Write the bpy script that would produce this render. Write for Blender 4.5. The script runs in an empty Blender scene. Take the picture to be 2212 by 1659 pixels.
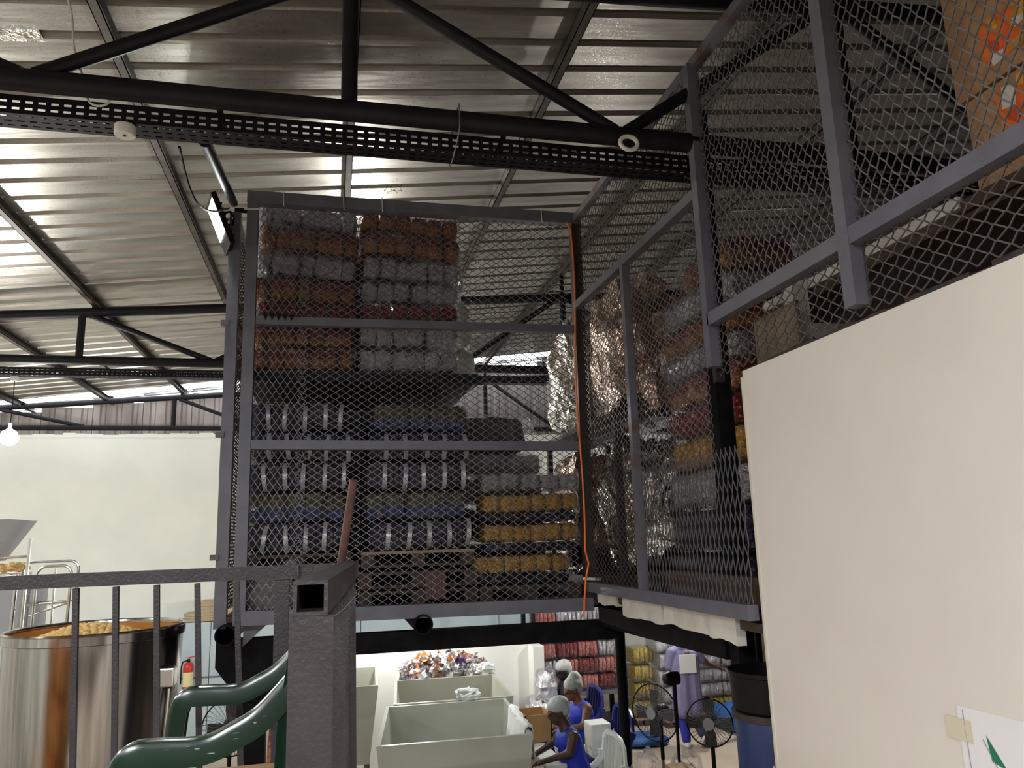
import bpy, bmesh, math, random
from mathutils import Vector, Matrix, Euler, noise
R = math.radians
random.seed(7)
SC = bpy.context.scene
COL = SC.collection

# ---------------------------------------------------------------- camera
cam_d = bpy.data.cameras.new('camera'); cam = bpy.data.objects.new('camera', cam_d); COL.objects.link(cam)
EYE = Vector((0, 0, 3.2))
yaw, pitch, roll = R(13.33), R(11.35), R(-1.73)
fw = Vector((math.sin(yaw)*math.cos(pitch), math.cos(yaw)*math.cos(pitch), math.sin(pitch)))
rt = Vector((math.cos(yaw), -math.sin(yaw), 0)); up = rt.cross(fw)
r2 = rt*math.cos(roll)+up*math.sin(roll); u2 = up*math.cos(roll)-rt*math.sin(roll)
cam.matrix_world = Matrix(((r2.x, u2.x, -fw.x, 0), (r2.y, u2.y, -fw.y, 0), (r2.z, u2.z, -fw.z, EYE.z), (0, 0, 0, 1)))
cam_d.sensor_width = 36; cam_d.lens = 36*1650/2212; cam_d.clip_start = .05; cam_d.clip_end = 200
SC.camera = cam
# ---------------------------------------------------------------- world, exposure
w = bpy.data.worlds.new('overcast_sky'); SC.world = w; w.use_nodes = True
w.node_tree.nodes['Background'].inputs[0].default_value = (.86, .93, 1, 1)
w.node_tree.nodes['Background'].inputs[1].default_value = 5.0
vs = SC.view_settings
vs.view_transform = 'Standard'; vs.look = 'None'; vs.exposure = 0.1; vs.gamma = 1; vs.use_curve_mapping = False
TUBE_W = 260.0     # fluorescent fitting power
BULB_W = 180.0      # hanging lamp power
# ---------------------------------------------------------------- materials
MATS = {}
def nt(name):
    m = bpy.data.materials.new(name); m.use_nodes = True; MATS[name] = m
    t = m.node_tree; return m, t, t.nodes['Principled BSDF']
def ramp(t, stops, src, interp='LINEAR'):
    n = t.nodes.new('ShaderNodeValToRGB'); n.color_ramp.interpolation = interp
    el = n.color_ramp.elements
    while len(el) < len(stops): el.new(.5)
    for e, (p, c) in zip(el, stops): e.position = p; e.color = (*c, 1)
    t.links.new(src, n.inputs[0]); return n.outputs[0]
def coords(t, kind='Object', scale=(1, 1, 1), rnd=False):
    tc = t.nodes.new('ShaderNodeTexCoord'); mp = t.nodes.new('ShaderNodeMapping')
    t.links.new(tc.outputs[kind], mp.inputs[0]); mp.inputs['Scale'].default_value = scale
    if rnd:
        oi = t.nodes.new('ShaderNodeObjectInfo'); ml = t.nodes.new('ShaderNodeMath'); ml.operation = 'MULTIPLY'; ml.inputs[1].default_value = 37
        t.links.new(oi.outputs['Random'], ml.inputs[0]); t.links.new(ml.outputs[0], mp.inputs['Location'])
    return mp.outputs[0]
def noise_tex(t, co, scale, detail=4, rough=.55):
    n = t.nodes.new('ShaderNodeTexNoise'); n.inputs['Scale'].default_value = scale; n.inputs['Detail'].default_value = detail
    n.inputs['Roughness'].default_value = rough; t.links.new(co, n.inputs['Vector']); return n.outputs['Fac']
def bump(t, b, h, strength, dist=.01):
    n = t.nodes.new('ShaderNodeBump'); n.inputs['Strength'].default_value = strength; n.inputs['Distance'].default_value = dist
    t.links.new(h, n.inputs['Height']); t.links.new(n.outputs[0], b.inputs['Normal'])
def mat(name, c, rough=.5, metal=0, c2=None, scale=8, bs=0, bscale=60, bd=.004, kind='Object', stretch=(1, 1, 1), spec=None, rnd=False, lo=.35, hi=.65):
    m, t, b = nt(name)
    b.inputs['Base Color'].default_value = (*c, 1); b.inputs['Roughness'].default_value = rough; b.inputs['Metallic'].default_value = metal
    if spec is not None: b.inputs['Specular IOR Level'].default_value = spec
    if c2 or bs: co = coords(t, kind, stretch, rnd)
    if c2: t.links.new(ramp(t, [(lo, c), (hi, c2)], noise_tex(t, co, scale)), b.inputs['Base Color'])
    if bs: bump(t, b, noise_tex(t, co, bscale, 3), bs, bd)
    return m
def glow(name, c, s):
    m, t, b = nt(name); b.inputs['Base Color'].default_value = (*c, 1)
    b.inputs['Emission Color'].default_value = (*c, 1); b.inputs['Emission Strength'].default_value = s; return m

# roof sheeting: galvanised, dull patches and streaks
m, t, b = nt('galvanised'); b.inputs['Metallic'].default_value = .92
co = coords(t, 'Object', (.6, 3, 1)); n1 = noise_tex(t, co, 2.2, 5)
t.links.new(ramp(t, [(.3, (.30, .275, .24)), (.7, (.50, .475, .43))], n1), b.inputs['Base Color'])
co2 = coords(t, 'Object', (1, 1, 1)); n2 = noise_tex(t, co2, 90, 2)
t.links.new(ramp(t, [(.3, (.27,)*3), (.7, (.46,)*3)], n2), b.inputs['Roughness'])
co3 = coords(t, 'Object', (.5, 2.5, 1)); bump(t, b, noise_tex(t, co3, 1.6, 3), .5, .02)
mat('purlin_steel', (.10, .085, .07), .5, .5, (.05, .042, .036), 6)
mat('black_paint', (.007, .007, .009), .5, 0, (.012, .011, .014), 9, .15, 70, spec=.18)
mat('black_matte', (.007, .007, .008), .75, 0, (.012, .011, .012), 9, .15, 70, spec=.05)
mat('grey_paint', (.10, .10, .125), .42, 0, (.125, .125, .15), 7, .15, 80)
mat('grey_paint_worn', (.11, .11, .13), .5, 0, (.10, .055, .035), 5, .2, 60, lo=.52, hi=.66)
mat('rust_dark', (.035, .02, .016), .6, 0, (.014, .012, .013), 7, .2, 60)
mat('rust_bar', (.10, .033, .022), .6, 0, (.05, .02, .016), 25, .3, 90)
mat('mesh_steel', (.135, .13, .14), .4, .35)
mat('mesh_steel_rusty', (.085, .07, .066), .5, .3)
mat('rail_paint', (.024, .018, .020), .42, 0, (.036, .028, .030), 8, .35, 120)
mat('plaster', (.72, .74, .68), .7, 0, (.78, .79, .73), 1.2, .25, 6, .01)
mat('blue_wall', (.40, .50, .56), .45, 0, (.46, .55, .60), 2)
mat('cream_board', (.66, .605, .555), .55, 0, (.69, .64, .585), 2, .1, 150, .002)
mat('cream_trim', (.62, .58, .50), .6)
mat('cladding', (.34, .30, .28), .55, .3, (.17, .14, .125), 3, lo=.4, hi=.75, stretch=(1, 1, .2))
mat('concrete', (.42, .34, .26), .6, 0, (.50, .42, .33), 1.5, .1, 20)
mat('white_panel', (.80, .82, .78), .35)
mat('bin_paint', (.40, .41, .34), .4, 0, (.46, .47, .40), 2)
mat('snack_reflect_steel', (.50, .24, .06), .35, .6, (.60, .34, .10), 4)  # orange reflection of the snacks put into the liner steel's colour
mat('front_cladding', (.10, .085, .075), .6, .2, (.15, .13, .12), 3)
mat('stainless', (.26, .25, .24), .17, 1, (.42, .40, .385), 3, stretch=(8, 8, .1))
mat('tube_steel', (.62, .62, .58), .25, 1)
mat('snack_yellow', (.88, .62, .27), .75, 0, (.80, .50, .18), 6, .4, 40, rnd=True)
mat('green_plastic', (.003, .015, .007), .22, 0, (.004, .020, .009), 4)
mat('scuff', (.20, .26, .20), .6)
mat('white_plastic', (.72, .74, .68), .4)
mat('blue_plastic', (.012, .018, .16), .35)
mat('crate_blue', (.004, .016, .085), .4, 0, (.005, .021, .11), 5)
mat('sheet_blue', (.008, .06, .22), .45, 0, (.012, .09, .30), 6, .5, 12, .03)
mat('cardboard', (.36, .20, .10), .75, 0, (.42, .24, .125), 5, .1, 60)
mat('cardboard_pale', (.45, .36, .24), .8, 0, (.36, .28, .19), 6)
mat('wood_dark', (.035, .02, .014), .7, 0, (.065, .036, .022), 5, stretch=(1, 1, 6))
mat('wood_pale', (.38, .27, .17), .7, 0, (.28, .19, .12), 8)
mat('cardboard_dull', (.20, .15, .10), .8, 0, (.13, .10, .07), 6)
mat('foam_white', (.62, .60, .55), .8, 0, (.48, .45, .40), 7)
mat('red_paint', (.55, .02, .015), .35)
mat('label_cream', (.75, .66, .35), .5)
mat('black_plastic', (.006, .006, .007), .5, spec=.15)
mat('fan_blade', (.05, .045, .042), .5)
mat('sack_grey', (.10, .10, .105), .6, 0, (.15, .145, .14), 6)
mat('grey_plastic', (.35, .36, .38), .5)
mat('orange_cable', (.75, .16, .03), .5)
mat('white_cable', (.62, .60, .55), .5)
mat('paper', (.74, .72, .74), .6)
mat('print_green', (.01, .16, .09), .6)
mat('print_line', (.25, .22, .32), .7)
mat('tape', (.62, .56, .44), .4)
mat('print_orange', (.80, .10, .012), .6, 0, (.75, .20, .02), 20)
mat('print_yellow', (.80, .38, .03), .6, 0, (.35, .14, .02), 25)
mat('print_white', (.62, .58, .55), .6)
mat('skin_dark', (.085, .042, .028), .5); mat('skin_brown', (.17, .075, .04), .5); mat('skin_deep', (.02, .013, .012), .5)
mat('tabard_blue', (.012, .03, .42), .7, 0, (.018, .045, .52), 9)
mat('navy_cloth', (.012, .012, .03), .8)
mat('lilac_cloth', (.17, .16, .30), .8, 0, (.21, .20, .35), 6)
mat('trouser_blue', (.02, .025, .30), .8); mat('trouser_navy', (.018, .016, .07), .8)
mat('shoe_white', (.60, .58, .52), .6)
mat('hairnet', (.52, .55, .53), .6, 0, (.34, .36, .35), 60, .5, 90, .01)
mat('white_cloth', (.80, .82, .80), .8)
mat('carton_tan', (.42, .25, .10), .8)
# foil, film and printed packs
mat('foil', (.80, .78, .74), .16, 1, (.55, .52, .46), 7, .8, 22, .03)
mat('foil_warm', (.78, .66, .56), .2, 1, (.60, .38, .28), 6, .8, 22, .03)
def pack_mat(name, top, bot, spot, split=.5, metal=.35, rough=.28, vs_=16, spot_lo=.25, spot_hi=.4):
    m, t, b = nt(name); b.inputs['Metallic'].default_value = metal; b.inputs['Roughness'].default_value = rough
    co = coords(t, 'Generated', (1, 1, 1), True)
    tc = t.nodes.new('ShaderNodeTexCoord'); sx = t.nodes.new('ShaderNodeSeparateXYZ'); t.links.new(tc.outputs['Generated'], sx.inputs[0])
    base = ramp(t, [(split-.08, bot), (split+.08, top)], sx.outputs['Z'])
    v = t.nodes.new('ShaderNodeTexVoronoi'); v.inputs['Scale'].default_value = vs_*.45; t.links.new(co, v.inputs['Vector'])
    nz = noise_tex(t, co, vs_*.5, 3)
    ad = t.nodes.new('ShaderNodeMath'); ad.operation = 'MULTIPLY'; t.links.new(v.outputs['Distance'], ad.inputs[0]); t.links.new(nz, ad.inputs[1])
    mx = t.nodes.new('ShaderNodeMix'); mx.data_type = 'RGBA'
    rmp = ramp(t, [(spot_lo*.5, (1, 1, 1)), (spot_hi*.5, (0, 0, 0))], ad.outputs[0])
    t.links.new(rmp, mx.inputs['Factor']); t.links.new(base, mx.inputs['A']); mx.inputs['B'].default_value = (*spot, 1)
    t.links.new(mx.outputs['Result'], b.inputs['Base Color'])
    bump(t, b, noise_tex(t, coords(t, 'Generated', (1, 1, 1), True), 6, 4, .6), 1.0, .06)
    return m
pack_mat('pack_orange', (.27, .022, .022), (.44, .15, .028), (.62, .40, .20), vs_=22)
pack_mat('pack_red', (.32, .022, .024), (.27, .03, .025), (.60, .42, .40), spot_hi=.3, vs_=22)
pack_mat('pack_silver', (.80, .80, .84), (.74, .74, .78), (.30, .10, .13), metal=.88, rough=.22, spot_lo=.1, spot_hi=.25)
pack_mat('pack_navy', (.022, .026, .06), (.02, .024, .055), (.07, .065, .06), metal=.2, rough=.2)
pack_mat('pack_navy_gold', (.10, .09, .045), (.03, .07, .22), (.62, .36, .09), split=.45, metal=.2, spot_lo=.16, spot_hi=.3)
pack_mat('pack_yellow', (.62, .30, .03), (.50, .22, .03), (.95, .58, .10), split=.15, metal=.1, rough=.4, spot_lo=.22, spot_hi=.55)
pack_mat('pack_salmon', (.66, .19, .16), (.60, .16, .13), (.85, .60, .55), metal=.05)
pack_mat('pack_reflect_orange', (.75, .25, .04), (.78, .32, .05), (.85, .45, .10), metal=0)
pack_mat('pack_sun', (.62, .48, .06), (.58, .44, .07), (.80, .70, .30), metal=.2)
mat('seal_silver', (.62, .62, .66), .3, .35, (.75, .75, .8), 12)
m, t, b = nt('film')
gl = t.nodes.new('ShaderNodeBsdfGlossy'); gl.inputs['Roughness'].default_value = .10; gl.inputs['Color'].default_value = (.9, .9, .95, 1)
tr = t.nodes.new('ShaderNodeBsdfTransparent'); tr.inputs[0].default_value = (.97, .97, .98, 1); mx = t.nodes.new('ShaderNodeMixShader')
bp = t.nodes.new('ShaderNodeBump'); bp.inputs['Strength'].default_value = 1.0; bp.inputs['Distance'].default_value = .12
t.links.new(noise_tex(t, coords(t, 'Object', (1, 1, 1), True), 4.5, 4), bp.inputs['Height']); t.links.new(bp.outputs[0], gl.inputs['Normal'])
fr = t.nodes.new('ShaderNodeFresnel'); fr.inputs[0].default_value = 1.4
fa = t.nodes.new('ShaderNodeMath'); fa.operation = 'ADD'; fa.inputs[1].default_value = .06; fa.use_clamp = True; t.links.new(fr.outputs[0], fa.inputs[0])
fm = t.nodes.new('ShaderNodeMath'); fm.operation = 'MINIMUM'; fm.inputs[1].default_value = .38; t.links.new(fa.outputs[0], fm.inputs[0]); t.links.new(fm.outputs[0], mx.inputs[0]); t.links.new(tr.outputs[0], mx.inputs[1]); t.links.new(gl.outputs[0], mx.inputs[2])
t.links.new(mx.outputs[0], t.nodes['Material Output'].inputs[0])
glow('bulb_glow', (1, .97, .90), 60); glow('flood_glow', (.95, 1, .98), 40); glow('tube_glow', (1, .98, .95), 14)

# ---------------------------------------------------------------- mesh helpers
class MB:
    def __init__(s): s.v = []; s.f = []; s.mi = []; s.k = 0
    def add(s, vs, fs):
        o = len(s.v); s.v += [tuple(v) for v in vs]
        for f in fs: s.f.append(tuple(i+o for i in f)); s.mi.append(s.k)
        return s
    def box(s, x0, x1, y0, y1, z0, z1):
        vs = [(x, y, z) for x in (x0, x1) for y in (y0, y1) for z in (z0, z1)]
        return s.add(vs, [(0, 1, 3, 2), (4, 6, 7, 5), (0, 4, 5, 1), (2, 3, 7, 6), (0, 2, 6, 4), (1, 5, 7, 3)])
    def bevbox(s, x0, x1, y0, y1, z0, z1, r=.006):
        b = bmesh.new(); bmesh.ops.create_cube(b, size=1)
        for v in b.verts: v.co = ((x0+x1)/2+v.co.x*(x1-x0), (y0+y1)/2+v.co.y*(y1-y0), (z0+z1)/2+v.co.z*(z1-z0))
        bmesh.ops.bevel(b, geom=b.edges[:], offset=r, segments=2, affect='EDGES', profile=.6)
        b.verts.index_update(); s.add([v.co[:] for v in b.verts], [[v.index for v in f.verts] for f in b.faces]); b.free(); return s
    def frame(s, p0, p1, hint=(0, 0, 1)):
        p0 = Vector(p0); p1 = Vector(p1); d = (p1-p0).normalized(); h = Vector(hint)
        if abs(d.dot(h)) > .97: h = Vector((1, 0, 0)) if abs(d.x) < .9 else Vector((0, 1, 0))
        a = d.cross(h).normalized(); return p0, p1, a, a.cross(d).normalized()
    def bar(s, p0, p1, wd, ht, hint=(0, 0, 1)):
        p0, p1, a, c = s.frame(p0, p1, hint)
        q = [a*(i*wd/2)+c*(j*ht/2) for i, j in ((-1, -1), (1, -1), (1, 1), (-1, 1))]
        return s.add([p0+k for k in q]+[p1+k for k in q], [(0, 1, 2, 3), (7, 6, 5, 4)]+[(i, i+4, (i+1) % 4+4, (i+1) % 4) for i in range(4)])
    def hollow(s, p0, p1, wd, th=.006):          # open ended square tube
        p0, p1, a, c = s.frame(p0, p1)
        def sq(r): return [a*(i*r)+c*(j*r) for i, j in ((-1, -1), (1, -1), (1, 1), (-1, 1))]
        o, n = sq(wd/2), sq(wd/2-th)
        vs = [p0+k for k in o]+[p1+k for k in o]+[p0+k for k in n]+[p1+k for k in n]; fs = []
        for i in range(4):
            j = (i+1) % 4
            fs += [(i, i+4, j+4, j), (i+8, j+8, j+12, i+12), (i, j, j+8, i+8), (i+4, i+12, j+12, j+4)]
        return s.add(vs, fs)
    def tube(s, p0, p1, r0, r1=None, n=12, cap=True):
        r1 = r0 if r1 is None else r1; p0, p1, a, c = s.frame(p0, p1)
        vs = []
        for p, r in ((p0, r0), (p1, r1)):
            vs += [p+a*(r*math.cos(2*math.pi*i/n))+c*(r*math.sin(2*math.pi*i/n)) for i in range(n)]
        fs = [(i, (i+1) % n, n+(i+1) % n, n+i) for i in range(n)]
        if cap: fs += [tuple(range(n-1, -1, -1)), tuple(range(n, 2*n))]
        return s.add(vs, fs)
    def path(s, pts, r, n=8, closed=False):
        pts = [Vector(p) for p in pts]; m_ = len(pts); vs = []; ref = None
        for i, p in enumerate(pts):
            d = (pts[(i+1) % m_]-pts[i-1]) if closed else (pts[min(i+1, m_-1)]-pts[max(i-1, 0)])
            d.normalize()
            if ref is None: ref = d.orthogonal().normalized()
            ref = (ref-d*ref.dot(d)).normalized(); c = d.cross(ref); rr = r[i] if isinstance(r, (list, tuple)) else r
            vs += [p+ref*(rr*math.cos(2*math.pi*k/n))+c*(rr*math.sin(2*math.pi*k/n)) for k in range(n)]
        fs = [(i*n+k, i*n+(k+1) % n, ((i+1) % m_)*n+(k+1) % n, ((i+1) % m_)*n+k) for i in range(m_ if closed else m_-1) for k in range(n)]
        if not closed: fs += [tuple(range(n-1, -1, -1)), tuple(range((m_-1)*n, m_*n))]
        return s.add(vs, fs)
    def sweep(s, pts, prof, side):               # profile (a along side, b along normal) swept along pts
        pts = [Vector(p) for p in pts]; side = Vector(side).normalized(); n = len(prof); vs = []
        for i, p in enumerate(pts):
            d = (pts[min(i+1, len(pts)-1)]-pts[max(i-1, 0)]).normalized(); nn = d.cross(side).normalized()
            vs += [p+side*a+nn*b_ for a, b_ in prof]
        fs = [(i*n+k, i*n+(k+1) % n, (i+1)*n+(k+1) % n, (i+1)*n+k) for i in range(len(pts)-1) for k in range(n)]
        fs += [tuple(range(n-1, -1, -1)), tuple(range((len(pts)-1)*n, len(pts)*n))]
        return s.add(vs, fs)
    def lathe(s, prof, c=(0, 0, 0), n=32):
        c = Vector(c); vs = []
        for r, z in prof: vs += [c+Vector((r*math.cos(2*math.pi*i/n), r*math.sin(2*math.pi*i/n), z)) for i in range(n)]
        fs = [(j*n+i, j*n+(i+1) % n, (j+1)*n+(i+1) % n, (j+1)*n+i) for j in range(len(prof)-1) for i in range(n)]
        return s.add(vs, fs)
    def ball(s, c, rx, ry=None, rz=None, u=12, v=8, M=None):
        ry = ry or rx; rz = rz or rx; c = Vector(c); vs = [Vector((0, 0, rz))]
        for j in range(1, v):
            a = math.pi*j/v
            vs += [Vector((rx*math.sin(a)*math.cos(2*math.pi*i/u), ry*math.sin(a)*math.sin(2*math.pi*i/u), rz*math.cos(a))) for i in range(u)]
        vs.append(Vector((0, 0, -rz)))
        if M: vs = [M @ q for q in vs]
        fs = [(0, 1+i, 1+(i+1) % u) for i in range(u)]
        for j in range(v-2): fs += [(1+j*u+i, 1+(j+1)*u+i, 1+(j+1)*u+(i+1) % u, 1+j*u+(i+1) % u) for i in range(u)]
        L = 1+(v-1)*u; fs += [(L, L-u+(i+1) % u, L-u+i) for i in range(u)]
        return s.add([c+q for q in vs], fs)
    def caps(s, p0, r0, p1, r1, n=10):           # tapered capsule
        p0 = Vector(p0); p1 = Vector(p1); s.tube(p0, p1, r0, r1, n); s.ball(p0, r0, u=n, v=6); return s.ball(p1, r1, u=n, v=6)
    def mesh(s, name, mt, smooth=False):
        me = bpy.data.meshes.new(name); me.from_pydata(s.v, [], s.f); me.update()
        bm = bmesh.new(); bm.from_mesh(me); bmesh.ops.recalc_face_normals(bm, faces=bm.faces[:]); bm.to_mesh(me); bm.free()
        for k in (mt if isinstance(mt, (list, tuple)) else [mt]): me.materials.append(MATS[k])
        if len(me.materials) > 1:
            for p, i in zip(me.polygons, s.mi): p.material_index = i
        if smooth:
            for p in me.polygons: p.use_smooth = True
            try: me.set_sharp_from_angle(angle=R(40))
            except Exception: pass
        return me
    def build(s, name, mt, parent=None, smooth=False, loc=None, rot=None):
        return obj(name, s.mesh(name, mt, smooth), parent, loc, rot)
def obj(name, me, parent=None, loc=None, rot=None, scale=None):
    o = bpy.data.objects.new(name, me); COL.objects.link(o)
    if parent: o.parent = parent
    if loc: o.location = loc
    if rot: o.rotation_euler = rot
    if scale: o.scale = scale
    return o
def tag(o, label, cat, group=None, kind=None):
    o['label'] = label
    if cat: o['category'] = cat
    if group: o['group'] = group
    if kind: o['kind'] = kind
    return o
def thing(name, label, cat, loc=(0, 0, 0), rotz=0, group=None):
    o = obj(name, None, None, loc, (0, 0, rotz)); o.empty_display_size = .1; return tag(o, label, cat, group)
def struct(o, label=None):
    o['kind'] = 'structure'
    if label: o['label'] = label
    return o
def copy_tree(o, parent=None):
    c = o.copy(); COL.objects.link(c); c.parent = parent
    for ch in list(o.children): copy_tree(ch, c)
    return c
def RoofZ(x): return 6.5+.115*x

#@@ STRUCTURE
# ================================================================ the building
struct(MB().box(-8.2, 9, -4.2, 16, -.15, 0).build('floor', 'concrete'), 'tan concrete factory floor')
struct(MB().box(-8.2, 9, 15.7, 15.85, 0, 5.32).build('wall_back', 'plaster'), 'white plastered back wall')
struct(MB().box(-8.2, -8, -4.2, 16, 0, 7).build('wall_left', 'plaster'))
struct(MB().box(8.8, 9, -4.2, 16, 0, 8).build('wall_right', 'front_cladding'))
struct(MB().box(-8.2, 9, -4.4, -4.2, 0, 8).build('wall_front', 'front_cladding'))
# ragged plaster lip along the head of the back wall
lip = MB(); x = -8
while x < 8.7:
    wd = random.uniform(.12, .4); h = random.uniform(.0, .05)
    lip.box(x, x+wd, 15.69, 15.8, 5.28, 5.325+h); x += wd
struct(lip.build('trim_1', 'plaster'), 'ragged plaster edge on the back wall')
# vertical metal cladding over the back wall, each sheet its own piece
cl = struct(obj('wall_cladding', None), 'weathered vertical steel cladding above the back wall')
cl.name = 'wall_back_cladding'
for i in range(19):
    x0 = -8+i*.88
    mb = MB(); P = [(0, 0), (.12, 0), (.15, .035), (.21, .035), (.24, 0), (.40, 0), (.43, .035), (.49, .035), (.52, 0), (.68, 0), (.71, .035), (.77, .035), (.80, 0), (.89, 0)]
    zt = min(RoofZ(x0), RoofZ(x0+.88))-.02
    for (a, d), (c, e) in zip(P, P[1:]):
        mb.add([(x0+a, 15.78+d, 5.33), (x0+c, 15.78+e, 5.33), (x0+c, 15.78+e, zt), (x0+a, 15.78+d, zt)], [(0, 1, 2, 3)])
    mb.build('cladding_sheet', 'cladding', cl)
# roof: trapezoid sheets running up the slope, side by side along the hall
ceil = struct(obj('ceiling', None), 'galvanised ribbed steel roof')
XL, XR = -8.3, 9.1
prof = []
for k in range(2):
    y = k*.32; prof += [(y, 0), (y+.235, 0), (y+.25, .034), (y+.305, .034)]
prof += [(.64, 0), (.67, .004)]
mb = MB(); NX = 90
for i in range(NX+1):
    x = XL+(XR-XL)*i/NX
    wv = .016*max(0, noise.noise(Vector((x*1.1, 3.3, 0))))+.006*abs(noise.noise(Vector((x*3.1, 9.3, 0))))
    mb.v += [(x, y, RoofZ(x)+z-(wv if y > .66 else 0)) for y, z in prof]
n = len(prof)
for i in range(NX):
    for k in range(n-1): mb.f.append((i*n+k, i*n+k+1, (i+1)*n+k+1, (i+1)*n+k)); mb.mi.append(0)
sheet = mb.mesh('roof_sheet', 'galvanised')
y = 14.95-.64*30
for k in range(30):
    obj('roof_sheet', sheet, ceil, (0, y, -.003*(k % 2))); y += .64
obj('roof_sheet', sheet, ceil, (0, 15.45, 0))          # daylight slot between this and the last sheet
for x in (-6.95, -5.5, -4.14, -2.82, -1.37, .09, 1.6, 3.05, 4.5, 6.0, 7.5):
    z = RoofZ(x)-.006; mb = MB()
    mb.box(x-.03, x+.03, -4.2, 15.9, z-.006, z); mb.box(x-.03, x-.024, -4.2, 15.9, z-.1, z); mb.box(x-.03, x+.03, -4.2, 15.9, z-.1, z-.094); mb.box(x+.024, x+.03, -4.2, 15.9, z-.1, z-.08)
    mb.build('purlin', 'purlin_steel', ceil)
MB().add([(-2.05, 4.58, RoofZ(-2.05)-.003), (-1.78, 4.58, RoofZ(-1.78)-.003), (-1.78, 4.74, RoofZ(-1.78)-.003), (-2.05, 4.74, RoofZ(-2.05)-.003)], [(0, 1, 2, 3)]).build('foil_patch', 'foil', ceil)
for cx in (.48, .57):
    q = [(cx+(.045 if k % 2 == 0 else .02)*math.cos(k*math.pi/5+.4), 6.98+(.10 if k % 2 == 0 else .045)*math.sin(k*math.pi/5+.4)) for k in range(10)]
    MB().path([(a_, b_, RoofZ(a_)-.004) for a_, b_ in q], .0025, 5, True).build('star_mark', 'purlin_steel', ceil)
# trusses: black pipe, horizontal bottom chord, top chord on the slope
def truss(y, label, r=.055):
    t_ = thing('roof_truss', label, 'roof truss', (0, y, 0), group='black pipe trusses across the hall')
    zt = lambda x: 6.205+.075*x
    MB().tube((-8, 0, 5.4), (8.7, 0, 5.4), r, n=16).build('bottom_chord', 'black_paint', t_, True)
    MB().tube((-8, 0, zt(-8)), (8.7, 0, zt(8.7)), r*1.05, n=16).build('top_chord', 'black_paint', t_, True)
    for px in (-5.5, -2.82, .09, 3.05, 6.0): MB().bar((px, 0, zt(px)), (px, 0, RoofZ(px)-.106), .05, .05).build('purlin_cleat', 'black_paint', t_)
    xs = [-5.95+k*3.0 for k in range(5)]
    for k, x in enumerate(xs):
        MB().tube((x, 0, 5.4), (x, 0, zt(x)), .042, n=12).build('web_post', 'black_paint', t_, True)
        for sx in ((-1, 1) if x > -1 else (1,)):
            x2 = x+1.5*sx
            MB().tube((x+.09*sx, 0, zt(x)-.03), (x2-.03*sx, 0, 5.43), .036, n=12).build('diagonal', 'black_paint', t_, True)
    return t_
truss(3.7, 'black pipe roof truss carrying the slotted cable tray')
truss(9.7, 'black pipe roof truss between the storage cage and the back wall')
truss(15.3, 'black pipe roof truss against the cladding of the back wall', .05)

#@@ PLATFORM
# ================================================================ mezzanine platform
pf = thing('mezzanine_platform', 'raised storage platform on black steel beams and round pipes', 'platform')
MB().box(-.75, 2.06, 6.02, 9.2, 2.66, 2.70).build('deck_board', 'wood_dark', pf)
MB().box(2.06, 5.2, 3.5, 9.2, 2.70, 2.745).build('deck_board', 'wood_dark', pf)
MB().bar((-.80, 6.27, 2.435), (2.32, 6.27, 2.435), .12, .15).build('beam', 'black_matte', pf)
MB().bar((2.2, 6.2, 2.545), (2.2, 4.08, 2.575), .12, .15).build('beam', 'black_matte', pf)
MB().bar((-.80, 9.0, 2.435), (5.2, 9.0, 2.435), .12, .15).build('beam', 'black_matte', pf)
for x in (-.72, .67):
    mb = MB(); n = 20; c = (x, 0, 2.585)
    for rr, flip in ((.072, 0), (.062, 1)):
        mb.tube((x, 5.9, 2.585), (x, 9.1, 2.585), rr, n=n, cap=False)
    o = len(mb.v)-4*n
    for i in range(n): j = (i+1) % n; mb.f.append((o+i, o+j, o+2*n+j, o+2*n+i)); mb.mi.append(0)
    mb.build('pipe_joist', 'black_matte', pf, True)
for x in (2.7, 3.4, 4.1, 4.8):
    MB().tube((x, 3.6, 2.62), (x, 9.1, 2.62), .07, n=14).build('pipe_joist', 'black_matte', pf, True)
# column with haunch at the front left corner
MB().bar((-.54, 6.3, 0), (-.54, 6.3, 2.36), .17, .17, (0, 1, 0)).build('column', 'black_matte', pf)
mb = MB()
for y0, y1 in ((6.19, 6.35),):
    pr = [(-.815, 2.52), (-.815, 2.33), (-.63, 2.08), (-.45, 2.08), (-.2, 2.36), (-.2, 2.52)]
    mb.add([(a, y0, b_) for a, b_ in pr]+[(a, y1, b_) for a, b_ in pr], [tuple(range(6)), tuple(range(11, 5, -1))]+[(i, i+6, (i+1) % 6+6, (i+1) % 6) for i in range(6)])
mb.build('haunch', 'black_matte', pf)
MB().add([(-.62, 6.1, 2.66), (-.42, 6.1, 2.66), (-.62, 6.1, 2.48), (-.62, 6.13, 2.48), (-.42, 6.13, 2.66), (-.62, 6.13, 2.66)], [(0, 1, 2), (5, 3, 4), (0, 2, 3, 5), (1, 4, 3, 2), (0, 5, 4, 1)]).build('gusset', 'grey_paint', pf)
MB().bar((2.22, 4.02, 0), (2.2, 4.02, 5.8), .1, .1, (0, 1, 0)).build('column', 'black_matte', pf)
MB().tube((3.17, 8.5, 0), (3.17, 8.5, 2.6), .055, n=14).build('column', 'black_matte', pf, True)
MB().tube((5.1, 8.9, 0), (5.1, 8.9, 2.6), .055, n=14).build('column', 'black_matte', pf, True)
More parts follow.
